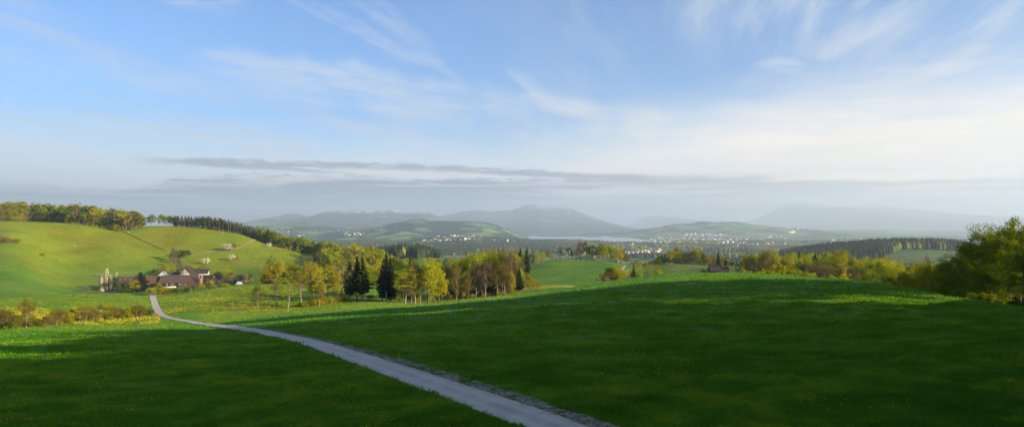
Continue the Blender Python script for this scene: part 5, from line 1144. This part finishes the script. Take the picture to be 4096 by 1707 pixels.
CL = [(2498, 2642, 1000, 1015, 56, 'house of the village below the round hill', 'houses of the village below the round hill', 'house', HO[:3], .95),
      (1692, 1800, 956, 973, 50, 'pale house in the left part of the lakeside town', 'left part of the lakeside town', 'house', HO, 1.25),
      (1800, 1905, 947, 972, 50, 'pale house in the middle of the lakeside town', 'middle of the lakeside town', 'house', HO, 1.25),
      (1905, 2035, 950, 971, 24, 'pale house near the shore of the lakeside town', 'shore part of the lakeside town', 'house', HO, 1.2),
      (1378, 1442, 929, 941, 20, 'white house in the hillside village left of the town', 'hillside village left of the town', 'house', HO, .85),
      (1190, 1220, 939, 947, 6, 'white house in the hamlet above the golden wood', 'hamlet above the golden wood', 'house', HO, .85),
      (1100, 1620, 898, 935, 16, 'scattered white farmhouse on the green hill', 'farmhouses on the green hill', 'house', HO, .8),
      (2735, 2885, 936, 944, 16, 'white building in the long row on the plain', 'row of white buildings on the plain', 'house', HO, 1.6),
      (2750, 2860, 959, 967, 12, 'white house in the plain right of the lake', 'houses right of the lake', 'house', HO, 1.2),
      (2885, 2965, 964, 971, 8, 'white house of the hamlet in the middle plain', 'hamlet in the middle plain', 'house', HO, 1.2),
      (3055, 3135, 946, 953, 9, 'white house in the bright row on the right plain', 'bright row on the right plain', 'house', HO, 1.4),
      (2930, 2948, 987, 993, 3, 'white farm building beside the wood on the plain', 'farm on the plain', 'house', HO, 1.3),
      (2985, 3010, 996, 1000, 5, 'white house in the short row on the plain', 'short row on the plain', 'house', HO, 1.0),
      (3350, 3480, 958, 967, 8, 'pale house in the hazy village on the right', 'hazy village on the right', 'house', HO, 1.4),
      (3655, 3880, 960, 972, 12, 'pale house in the far right village', 'far right village', 'house', HO, 1.4),
      (3380, 3510, 914, 920, 8, 'pale building in the far town on the right', 'far town on the right', 'house', HO, 2.0)]
nh = 0
for (u0, u1, v0, v1, n, l, g, cat, mes, sc) in CL:
    for k in range(n):
        u = random.uniform(u0, u1); v = random.uniform(v0, v1)
        p = hit2(u, v)
        if p is None or p[2] < -124.4: continue
        o = link('house', random.choice(mes), None, p); s = sc*random.uniform(.75, 1.2); o.scale = (s, s, s); o.rotation_euler = (0, 0, random.uniform(-.6, .6)+random.choice((0, 1.57))); props(o, l, cat, g); nh += 1
print('houses', nh)
V, Fq, Mi, off = [], [], [], 0                                     # the rest of the town and of the plain's settlements, too small to count
hm = HO[0]; hv = np.empty(len(hm.vertices)*3, np.float32); hm.vertices.foreach_get('co', hv); hv = hv.reshape(-1, 3); hp = [tuple(p.vertices) for p in hm.polygons]; hmi = [p.material_index for p in hm.polygons]
for (u0, u1, v0, v1, n, sc) in ((1690, 1905, 952, 974, 420, 1.0), (1800, 1900, 944, 960, 90, .9), (1905, 2040, 952, 971, 130, 1.0), (2735, 2900, 936, 945, 80, 1.3), (2640, 3140, 945, 985, 150, 1.1), (2080, 2640, 966, 974, 90, 1.0), (2600, 2760, 950, 968, 60, 1.0), (3330, 3900, 955, 974, 120, 1.3), (3150, 3560, 912, 922, 70, 1.8), (1900, 2080, 968, 974, 40, 1.2)):
    for k in range(n):
        a_ = random.gauss(0, .28) if n > 100 else random.uniform(-.5, .5)
        p = hit2(np.clip((u0+u1)/2+(u1-u0)*a_, u0, u1), random.uniform(v0, v1))
        if p[2] < -124.2: continue
        s = sc*random.uniform(.55, 1.05); r = random.uniform(0, 3.1); c_, s_ = math.cos(r)*s, math.sin(r)*s
        V.append(np.stack((hv[:, 0]*c_-hv[:, 1]*s_+p[0], hv[:, 0]*s_+hv[:, 1]*c_+p[1], hv[:, 2]*s*random.uniform(.8, 1.5)+p[2]), 1)); Fq += [tuple(q+off for q in f) for f in hp]; Mi += hmi; off += len(hv)
props(link('town', mesh_np('town', np.concatenate(V), Fq, [M['vwhite'], M['vroof']], Mi)), 'hundreds of tiny pale houses of the lakeside town and the plain', kind='stuff')
for (u, v, me, nm, s, l) in ((2531, 984, TOWER, 'tower_block', .42, 'tall square tower block by the end of the lake'), (2518, 985, HALL, 'hall', .8, 'long white factory hall left of the tower block'), (2549, 988, HALL, 'hall', .6, 'shorter white factory hall right of the tower block'), (3158, 931, HALL, 'hall', 2.0, 'long bright hall far out on the plain'),
                             (2890, 970, HALL, 'hall', .6, 'white hall in the middle of the plain'), (1859, 972, TOWER, 'tower_block', .75, 'dark slim high-rise in the lakeside town'), (2030, 973, TOWER, 'tower_block', .6, 'grey high-rise at the lake shore'), (3393, 916, HALL, 'hall', 1.6, 'bright hall in the far right town'), (3790, 971, HALL, 'hall', 1.3, 'pale hall in the far right village'), (1752, 946, HALL, 'hall', .5, 'white building alone above the town')):
    p = hit2(u, v)
    if p: o = link(nm, me, None, p); o.scale = (s, s, s); o.rotation_euler = (0, 0, .15); props(o, l, 'building')
p = hit2(2590, 1014); r0 = empty('church', p[0], p[1], p[2], .2, 'small white church with pointed tower in the village below the round hill', 'church')
mb = MB(); mb.prism([(-5, -2), (5, -2), (5, 7), (0, 12), (-5, 7)], -10, 8, 0, axis='x'); mb.obj('nave', [M['vwhite']], r0)
mb = MB(); mb.box(-14, -10.003, -2.2, 2.2, -2, 17); mb.obj('bell_tower', [M['vwhite']], r0)
mb = MB(); mb.tube([(-12, 0, 17.004), (-12, 0, 26)], [3.2, .1], 4); mb.obj('spire', [M['vroof']], r0)

# ------------------------------------------------------------------ far woods on the plain: thousands of trees reading as masses
def blobs(name, pts, h, w_, mats, mi, label, sides=5):
    n = len(pts); a = np.arange(sides)/sides*2*math.pi; ro = rng.uniform(0, 6.28, n)
    ring = lambda f, zf: np.stack((pts[:, 0:1]+np.cos(a[None, :]+ro[:, None])*(w_*f)[:, None]*rng.uniform(.75, 1.25, (n, sides)), pts[:, 1:2]+np.sin(a[None, :]+ro[:, None])*(w_*f)[:, None]*rng.uniform(.75, 1.25, (n, sides)), pts[:, 2:3]+(h*zf)[:, None]*rng.uniform(.92, 1.08, (n, sides))), 2)
    conif = (mi == 0); f1 = np.where(conif, 1.0, .8); f2 = np.where(conif, .68, .88)
    r1 = ring(f1, .12); r2 = ring(f2, .58); tp = np.stack((pts[:, 0]+rng.normal(0, .3, n), pts[:, 1], pts[:, 2]+h), 1)[:, None, :]
    v = np.concatenate((r1, r2, tp), 1); k = 2*sides+1; base = np.arange(n)[:, None]*k
    f = []
    for j in range(sides):
        j2 = (j+1) % sides; f.append(np.stack((base[:, 0]+j, base[:, 0]+j2, base[:, 0]+sides+j2, base[:, 0]+sides+j), 1)); f.append(np.stack((base[:, 0]+sides+j, base[:, 0]+sides+j2, base[:, 0]+2*sides, base[:, 0]+2*sides), 1)[:, :4])
    quads_ = np.concatenate(f[0::2]); tris = np.concatenate(f[1::2])[:, :3]
    loops = np.concatenate((quads_.ravel(), tris.ravel())); tot = np.concatenate((np.full(len(quads_), 4), np.full(len(tris), 3)))
    me = bpy.data.meshes.new(name); vv = v.reshape(-1, 3).astype(np.float32)
    me.vertices.add(len(vv)); me.vertices.foreach_set('co', vv.ravel()); me.loops.add(len(loops)); me.loops.foreach_set('vertex_index', loops.astype(np.int32))
    me.polygons.add(len(tot)); me.polygons.foreach_set('loop_start', np.concatenate(([0], np.cumsum(tot)[:-1])).astype(np.int32)); me.polygons.foreach_set('loop_total', tot.astype(np.int32))
    for m_ in mats: me.materials.append(m_)
    mm = np.concatenate((np.tile(mi, sides), np.tile(mi, sides))); me.polygons.foreach_set('material_index', mm.astype(np.int32)); me.update(calc_edges=True)
    t = me.attributes.new('tint', 'FLOAT', 'POINT'); t.data.foreach_set('value', np.repeat(rng.uniform(0, 1, n), k).astype(np.float32))
    return props(link(name, me), label, kind='stuff')
def wood(name, u0, u1, Y0, Y1, gap, mask, hgt, wid, pd, label, light='bud'):
    A = (u1-u0)/F*(Y1**2-Y0**2)/2; n = int(A/gap**2)
    Y = np.sqrt(rng.uniform(Y0**2, Y1**2, n)); u = rng.uniform(u0, u1, n); X = (u-CX)*Y/F
    k = mask(u, Y, X); X, Y, u = X[k], Y[k], u[k]; z = gz(X, Y); ok = z > -124.3; X, Y, z = X[ok], Y[ok], z[ok]; n = len(X)
    dk = (fbm(X/110, Y/110, 3, 77)+rng.normal(0, .09, n) < pd).astype(int); mi = 1-dk
    h = rng.uniform(*hgt, n)*np.where(mi == 0, 1.1, .9); w_ = rng.uniform(*wid, n)*np.where(mi == 0, .8, 1.25)
    print(name, n)
    return blobs(name, np.stack((X, Y, z-.5), 1), h, w_, [M['needle_far'], M['leaf_far']], mi, label, 6)
M['needle_far'] = make_leaf_mat('far_conifers', (.012, .022, .010), (.022, .034, .013), (.035, .05, .018), 0.0)
M['leaf_far'] = make_leaf_mat('far_broadleaves', (.05, .075, .012), (.09, .11, .018), (.15, .16, .022), 0.0)
wood('forest', 1440, 1800, 1120, 1330, 5.5, lambda u, Y, X: (Y > 1120+80*vnoise(u/40, u*0, 4)) & (u < 1780-40*vnoise(Y/30, u*0, 2)), (17, 25), (2.6, 4.0), .62, 'dark conifer wood behind the golden wood')
wood('forest', 1640, 2330, 2500, 5000, 13, lambda u, Y, X: (fbm(X/420, Y/300, 3, 5) > .40) | (Y > 3600), (13, 21), (5, 8), .56, 'wide dark woods on low hills in front of the lake')
wood('forest', 2250, 2760, 1900, 5100, 13, lambda u, Y, X: fbm(X/520, Y/260, 3, 15) > .56, (12, 20), (5, 8), .5, 'patches of wood around the village below the round hill')
wood('forest', 2700, 3420, 1500, 5200, 14, lambda u, Y, X: fbm(X/650, Y/230, 3, 25) > .525, (12, 20), (5, 8), .5, 'long strips of wood across the plain')
wood('forest', 3350, 4300, 2300, 5600, 16, lambda u, Y, X: fbm(X/700, Y/250, 3, 35) > .53, (12, 20), (6, 9), .5, 'hazy strips of wood on the right of the plain')
wood('forest', 1250, 1700, 1400, 5200, 14, lambda u, Y, X: fbm(X/420, Y/260, 3, 45) > .50, (12, 20), (5, 8), .55, 'woods on the plain left of the town')
wood('forest', 3120, 3900, 1380, 1900, 6.5, lambda u, Y, X: (Y > np.interp(u, [3120, 3200, 3400, 3520, 3560, 3600, 3900], [1500, 1450, 1400, 1400, 1480, 1560, 1570])) & (Y < 1760+60*vnoise(u/50, u*0, 8)), (20, 26), (3.6, 5.6), .62, 'long dark conifer wood on the hill at the right')
wood('forest', 3480, 3790, 1060, 1200, 6, lambda u, Y, X: (u < 3740) & (fbm(X/60, Y/60, 3, 4) > .42), (10, 16), (3, 4.5), .35, 'belt of young wood before the far right field')

# ------------------------------------------------------------------ grass tufts and dandelions on the near slopes
def scatter_px(n, v0, v1, u0=-120, u1=4216, pw=1.0):
    """random ground points, equally dense in the picture"""
    v = v0+(v1-v0)*rng.uniform(0, 1, n)**pw; u = rng.uniform(u0, u1, n)
    YY = np.exp(np.linspace(math.log(36), math.log(345), 420)); ug = np.linspace(u0, u1, 260)
    Zg = gz((ug[None, :]-CX)*YY[:, None]/F, np.repeat(YY[:, None], len(ug), 1)); Vg = HV-Zg*F/YY[:, None]
    Vm = np.minimum.accumulate(Vg, axis=0)
    i = np.clip(((u-u0)/(u1-u0)*(len(ug)-1)).astype(int), 0, len(ug)-2); Y = np.empty(n)
    for k in range(len(ug)-1):
        s = i == k
        if s.any(): Y[s] = np.interp(-v[s], -Vm[:, k], YY)
    ok = (v > Vm[-1, i]+1) & (Y < 340); u, Y = u[ok], Y[ok]; X = (u-CX)*Y/F
    return u, X, Y
LX = C_[:, 0]; LYY = C_[:, 1]
def off_lane(X, Y, m_=2.9):
    o = np.ones(len(X), bool)
    for a in range(0, len(X), 20000):
        d = (X[a:a+20000, None]-LX[None, ::2])**2+(Y[a:a+20000, None]-LYY[None, ::2])**2
        j = d.argmin(1); dd = np.sqrt(d[np.arange(len(j)), j]); nn = nor[::2][j]; side = (X[a:a+20000]-LX[::2][j])*nn[:, 0]+(Y[a:a+20000]-LYY[::2][j])*nn[:, 1]
        w2 = wd[::2][j]/2; extra = np.interp(j*2, [0, 60, 120, 175, 229, 240], [1.3, 1.1, .8, .35, .0, .0])
        o[a:a+20000] = dd > w2+.2+np.where(side > 0, extra, 0)
    return o
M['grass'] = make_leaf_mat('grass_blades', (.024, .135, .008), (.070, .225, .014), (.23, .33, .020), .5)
u, X, Y = scatter_px(270000, 1090, 1760, -560, 4560); hx_, hy_, _ = hit(1422, 1471)
k = off_lane(X, Y) & (((X-hx_)/.5)**2+((Y-hy_+.5)/1.1)**2 > 1); X, Y = X[k], Y[k]; n = len(X); Z = gz(X, Y)
tuf = fbm(X/2.3, Y/2.3, 3, 8); nb = 3; XX, YY_, ZZ = np.repeat(X, nb), np.repeat(Y, nb), np.repeat(Z, nb)
hgt = (.07+.20*np.repeat(sstep(.3, .75, tuf), nb))*rng.uniform(.6, 1.3, n*nb)*(1+np.repeat(Y, nb)/420)*(1-.45*sstep(70, 190, np.repeat(Y, nb))); ww = .05*(1+np.repeat(Y, nb)/60)
ang = rng.uniform(0, 6.28, n*nb); lx, ly = rng.normal(0, .7, n*nb)*hgt, rng.normal(0, .7, n*nb)*hgt
XX = XX+rng.normal(0, .10, n*nb)*(1+YY_/60); YY_ = YY_+rng.normal(0, .10, n*nb)*(1+YY_/60)
c_, s_ = np.cos(ang)*ww, np.sin(ang)*ww
v = np.stack((np.stack((XX-c_, YY_-s_, ZZ-.04), 1), np.stack((XX+c_, YY_+s_, ZZ-.04), 1), np.stack((XX+lx, YY_+ly, ZZ+hgt), 1)), 1).reshape(-1, 3)
nearf = 1-.65*sstep(80, 160, Y)
tc_ = (fbm(X/7, Y/4, 4, 18)-.5)*1.5*nearf+(fbm(X/2.0, Y/1.0, 3, 28)-.5)*1.6*nearf+.40+.5*sstep(150, 200, Y)*sstep(650, 850, CX+F*X/Y)*sstep(2300, 2000, CX+F*X/Y)+.4*sstep(110, 180, Y)*sstep(760, 640, CX+F*X/Y)+.2*sstep(140, 150, Y)*sstep(2200, 2400, CX+F*X/Y)  # tint raised by zone: sunlight on strip and crest partly painted into the blades
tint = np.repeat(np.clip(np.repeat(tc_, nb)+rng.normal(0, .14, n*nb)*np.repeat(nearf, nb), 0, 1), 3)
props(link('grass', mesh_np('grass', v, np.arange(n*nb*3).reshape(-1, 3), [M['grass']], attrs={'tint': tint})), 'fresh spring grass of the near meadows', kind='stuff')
M['dandelion'] = plain('dandelion_yellow', (.75, .50, .01), .8, .15, 3)
def dots(u, X, Y, size, up):
    n = len(X); Z = gz(X, Y)+up; cen = np.stack((X, Y, Z), 1); nr = rng.normal(size=(n, 3))*.5+np.array((0, -.5, .8))
    return quads(cen, nr, size)
U1, X1, Y1 = scatter_px(30000, 1150, 1300, 380, 1300); k = off_lane(X1, Y1)
dm = .95*sstep(236, 245, Y1)*sstep(345, 325, Y1)*sstep(615, 640, U1)*sstep(1250, 900, U1); k &= rng.uniform(0, 1, len(X1)) < dm*sstep(.42, .60, fbm(X1/14, Y1/9, 3, 6))
U2, X2, Y2 = scatter_px(26000, 1170, 1300, -60, 640); k2 = off_lane(X2, Y2)
d2 = .9*sstep(172, 185, Y2-(U2/600)*12)*sstep(232, 212, Y2-(U2/600)*12)+.35*sstep(470, 560, U2); k2 &= rng.uniform(0, 1, len(X2)) < d2*sstep(.40, .58, fbm(X2/14, Y2/9, 3, 7))
U3, X3, Y3 = scatter_px(16000, 1270, 1740); k3 = off_lane(X3, Y3) & (rng.uniform(0, 1, len(X3)) < .28*sstep(.55, .66, fbm(X3/5, Y3/5, 3, 14)))
Xa = np.concatenate((X1[k], X2[k2], X3[k3])); Ya = np.concatenate((Y1[k], Y2[k2], Y3[k3]))
sz = np.where(Ya > 150, .15, .06+Ya*.0005)*rng.uniform(.6, 1.2, len(Xa)); v, f = dots(None, Xa, Ya, sz, .28)
props(link('dandelions', mesh_np('dandelions', v, f, [M['dandelion']])), 'yellow dandelion flowers dotted over the meadows', kind='stuff')
print('grass', n*nb, 'dandelions', len(Xa))
# ------------------------------------------------------------------ air
m, nt = nodes('haze_air'); b = NB(nt)
vol = b.n('ShaderNodeVolumePrincipled', {'Color': HAZE_COL+(1,), 'Density': HAZE_D, 'Anisotropy': HAZE_G})
b.out(None, vol.outputs[0])
hb = MB(); hb.box(-34000, 34000, -1500, 36000, -150, 1130)
props(hb.obj('haze', m), 'thin blue evening haze filling the valley air', kind='stuff')

# ------------------------------------------------------------------ sky
w = bpy.data.worlds.new('World'); scene.world = w; w.use_nodes = True
nt = w.node_tree; nt.nodes.clear(); b = NB(nt)
sky = b.n('ShaderNodeTexSky', sky_type='NISHITA', sun_disc=False, sun_elevation=SUN_EL, sun_rotation=SUN_AZ)
sky.air_density = 1.0; sky.dust_density = 1.6; sky.ozone_density = 1.5; sky.altitude = 700
bg = b.n('ShaderNodeVectorMath', {0: sky.outputs[0]}, operation='SCALE'); bg.inputs['Scale'].default_value = SKY_S*2**EXPO
tint = b.n('ShaderNodeVectorMath', {0: bg.outputs[0], 1: SKY_TINT}, operation='MULTIPLY')
base = tint.outputs[0]
tc = b.n('ShaderNodeTexCoord').outputs['Generated']
sx = b.n('ShaderNodeSeparateXYZ', {0: tc}); X, Y, Z = sx.outputs
el = b.math('MULTIPLY', b.math('ARCSINE', Z), 57.2958)                       # degrees above the horizon
az = b.math('MULTIPLY', b.math('ARCTAN2', X, Y), 57.2958)                    # degrees right of the view direction
# high cloud sheet: planar layer so that its streaks run together towards the horizon
zi = b.math('DIVIDE', 1.0, b.math('MAXIMUM', Z, .02))
px = b.math('MULTIPLY', X, zi); py = b.math('MULTIPLY', Y, zi)
wa = math.radians(14)
al = b.math('ADD', b.math('MULTIPLY', px, math.sin(wa)), b.math('MULTIPLY', py, math.cos(wa)))
ac = b.math('SUBTRACT', b.math('MULTIPLY', px, math.cos(wa)), b.math('MULTIPLY', py, math.sin(wa)))
def vec(x, y, z=0.0):
    nd = nt.nodes.new('ShaderNodeCombineXYZ')
    for i, q in enumerate((x, y, z)):
        if isinstance(q, bpy.types.NodeSocket): nt.links.new(q, nd.inputs[i])
        else: nd.inputs[i].default_value = q
    return nd.outputs[0]
P = vec(al, ac)
warp = b.n('ShaderNodeTexNoise', {'Vector': P, 'Scale': .35, 'Detail': 3.0})
P2 = b.n('ShaderNodeVectorMath', {0: P, 1: warp.outputs['Color']}, operation='ADD'); 
mpa = b.n('ShaderNodeMapping', {'Vector': P2.outputs[0], 'Scale': (.16, 1.3, 1), 'Rotation': (0, 0, 0)})
streak = b.noise(mpa.outputs[0], 1.6, 9, .62, .35)
mpb = b.n('ShaderNodeMapping', {'Vector': P2.outputs[0], 'Scale': (.30, .55, 1), 'Location': (3.1, 1.7, 0)})
cover = b.noise(mpb.outputs[0], .55, 4, .5)
mpc = b.n('ShaderNodeMapping', {'Vector': P2.outputs[0], 'Scale': (.6, 11.0, 1)})
fine = b.noise(mpc.outputs[0], 1.5, 6, .7, .2)
cov = b.math('ADD', cover, b.math('MULTIPLY', b.ss(az, -40, 45), .16))
cov = b.math('ADD', cov, b.math('MULTIPLY', b.ss(el, 12, 3), .10))
ci = b.math('MULTIPLY', b.ss(streak, .38, .78), b.ss(cov, .42, .72))
ci = b.math('MULTIPLY', ci, b.math('MULTIPLY_ADD', fine, .9, .45))
ci = b.math('MINIMUM', b.math('MULTIPLY', ci, CIRRUS), .85)
warm = b.ss(az, 5, 42)
ccol = b.mix(b.math('MULTIPLY', warm, b.ss(el, 16, 5)), (.60, .69, .84), (.80, .78, .74))
c = b.mix(ci, base, ccol)
# milky veil towards the horizon, creamier on the sun's side
vn = b.noise(vec(b.math('MULTIPLY', az, .045), b.math('MULTIPLY', el, .42)), 1.0, 8, .62, .4)
vn2 = b.noise(vec(b.math('MULTIPLY', az, .12), b.math('MULTIPLY', el, 1.3), 5.0), 1.0, 7, .65, .6)
lift_ = b.math('MULTIPLY', b.ss(az, -2, 26), 3.6)                            # the veil climbs on the sun's side
ev = b.math('SUBTRACT', el, lift_)
ev = b.math('ADD', ev, b.math('MULTIPLY', b.math('SUBTRACT', vn, .5), 5.0))
veil = b.ss(ev, 9.5, 2.8)
veil = b.math('MULTIPLY', veil, b.math('MULTIPLY_ADD', vn2, .95, .45), clamp=True)
vcol = b.mix(b.ss(az, -14, 30), (1.02, 1.10, 1.16), (1.30, 1.12, .92))
c = b.mix(b.math('MULTIPLY', veil, .92), c, vcol)
# individual wisps in the blue
def wisp(c, a0, e0, sa, se, rot, k, seed, thr=.42, colr=(.78, .82, .89)):
    dx = b.math('SUBTRACT', az, a0); dy = b.math('SUBTRACT', el, e0); r = math.radians(rot)
    x = b.math('ADD', b.math('MULTIPLY', dx, math.cos(r)), b.math('MULTIPLY', dy, math.sin(r)))
    y = b.math('SUBTRACT', b.math('MULTIPLY', dy, math.cos(r)), b.math('MULTIPLY', dx, math.sin(r)))
    nz = b.noise(vec(b.math('MULTIPLY', x, .16), b.math('MULTIPLY', y, .9), float(seed)), 1.0, 8, .66, .5)
    y2 = b.math('ADD', y, b.math('MULTIPLY', b.math('SUBTRACT', b.noise(vec(b.math('MULTIPLY', x, .15), float(seed)), 1.0, 3), .5), se*3.0))
    q = b.math('ADD', b.math('POWER', b.math('ABSOLUTE', b.math('DIVIDE', x, sa)), 2.0), b.math('POWER', b.math('ABSOLUTE', b.math('DIVIDE', y2, se)), 2.0))
    f = b.math('MULTIPLY', b.ss(q, 1.0, 0.0), b.ss(nz, thr-.1, thr+.28))
    return b.mix(b.math('MULTIPLY', f, k), c, colr)
# low bank of grey stratus with a lumpy lit rim
tv = b.noise(vec(b.math('MULTIPLY', az, .16), 4.2), 1.0, 5, .6)
rag = b.noise(vec(b.math('MULTIPLY', az, .5), b.math('MULTIPLY', el, 2.6)), 1.0, 8, .68, .3)
top = b.math('ADD', 2.95, b.math('MULTIPLY', b.ss(az, -30, -24), 1.35))
top = b.math('SUBTRACT', top, b.math('MULTIPLY', b.ss(az, 14, 36), .75))
top = b.math('ADD', top, b.math('MULTIPLY', b.math('SUBTRACT', tv, .5), 1.6))
rel = b.math('SUBTRACT', b.math('ADD', top, b.math('MULTIPLY', b.math('SUBTRACT', rag, .5), 2.2)), el)
bank = b.math('MULTIPLY', b.ss(rel, 0.0, .38), BANK)
bcol = b.mix(b.ss(az, -5, 38), (.09, .155, .25), (.70, .61, .52))
band = b.noise(vec(b.math('MULTIPLY', az, .06), b.math('MULTIPLY', el, 2.4), 7.0), 1.0, 6, .6, .5)
bcol = b.mix(b.math('MULTIPLY', b.ss(band, .50, .60), .95), bcol, b.mix(b.ss(az, 0, 35), (.66, .64, .68), (1.2, 1.08, .93)))
rim = b.math('MULTIPLY', b.ss(rel, .8, .15), b.ss(b.noise(vec(b.math('MULTIPLY', az, .35), b.math('MULTIPLY', el, 3.0), 2.0), 1.0, 6, .7), .42, .62))
bcol = b.mix(b.math('MULTIPLY', rim, .8), bcol, (.84, .78, .76))
for W in WISPS: c = wisp(c, *W)
c = b.mix(b.math('MULTIPLY', b.ss(b.math('ABSOLUTE', b.math('SUBTRACT', b.math('ADD', el, b.math('MULTIPLY', b.math('SUBTRACT', rag, .5), 1.2)), b.math('SUBTRACT', 4.95, b.math('MULTIPLY', b.ss(az, -10, 12), .9)))), .42, .10), b.math('MULTIPLY', b.ss(az, -31, -24), b.ss(az, 22, 6))), c, b.mix(b.ss(rag, .45, .62), (.34, .37, .46), (.66, .60, .60)))
c = b.mix(bank, c, bcol)
for W in RIMS: c = wisp(c, *W)
c = b.mix(b.ss(el, .3, -1.0), c, (.30, .34, .36))
bgn = b.n('ShaderNodeBackground', {'Color': c, 'Strength': 2**-EXPO})
wo = b.n('ShaderNodeOutputWorld'); nt.links.new(bgn.outputs[0], wo.inputs['Surface'])

# ------------------------------------------------------------------ sun
sd_ = bpy.data.lights.new('sun', 'SUN'); sd_.energy = SUN_S; sd_.angle = math.radians(.5); sd_.color = (1.0, .82, .55)
so = bpy.data.objects.new('sun', sd_); COL.objects.link(so)
so.rotation_euler = SUNDIR.to_track_quat('Z', 'Y').to_euler(); so.location = (200, -50, 100)

# ------------------------------------------------------------------ camera
cd = bpy.data.cameras.new('camera'); cam = bpy.data.objects.new('camera', cd); COL.objects.link(cam)
cam.location = (0, 0, 0); cam.rotation_euler = (math.pi/2, 0, 0)
cd.sensor_width = 36; cd.lens = F/4096*36
cd.shift_y = (HV-853.5)/4096
cd.clip_start = .5; cd.clip_end = 90000
scene.camera = cam
scene.view_settings.view_transform = 'Standard'; scene.view_settings.look = 'None'
scene.view_settings.exposure = EXPO; scene.view_settings.gamma = 1.0
scene.render.engine = 'CYCLES'
cy = scene.cycles
cy.max_bounces = 5; cy.diffuse_bounces = 3; cy.glossy_bounces = 2; cy.transmission_bounces = 4; cy.volume_bounces = 1; cy.transparent_max_bounces = 4
cy.use_denoising = True; cy.denoiser = 'OPENIMAGEDENOISE'; cy.denoising_input_passes = 'RGB_ALBEDO_NORMAL'
cy.use_adaptive_sampling = True; cy.adaptive_threshold = .02
cy.caustics_reflective = False; cy.caustics_refractive = False; cy.sample_clamp_indirect = 6.0
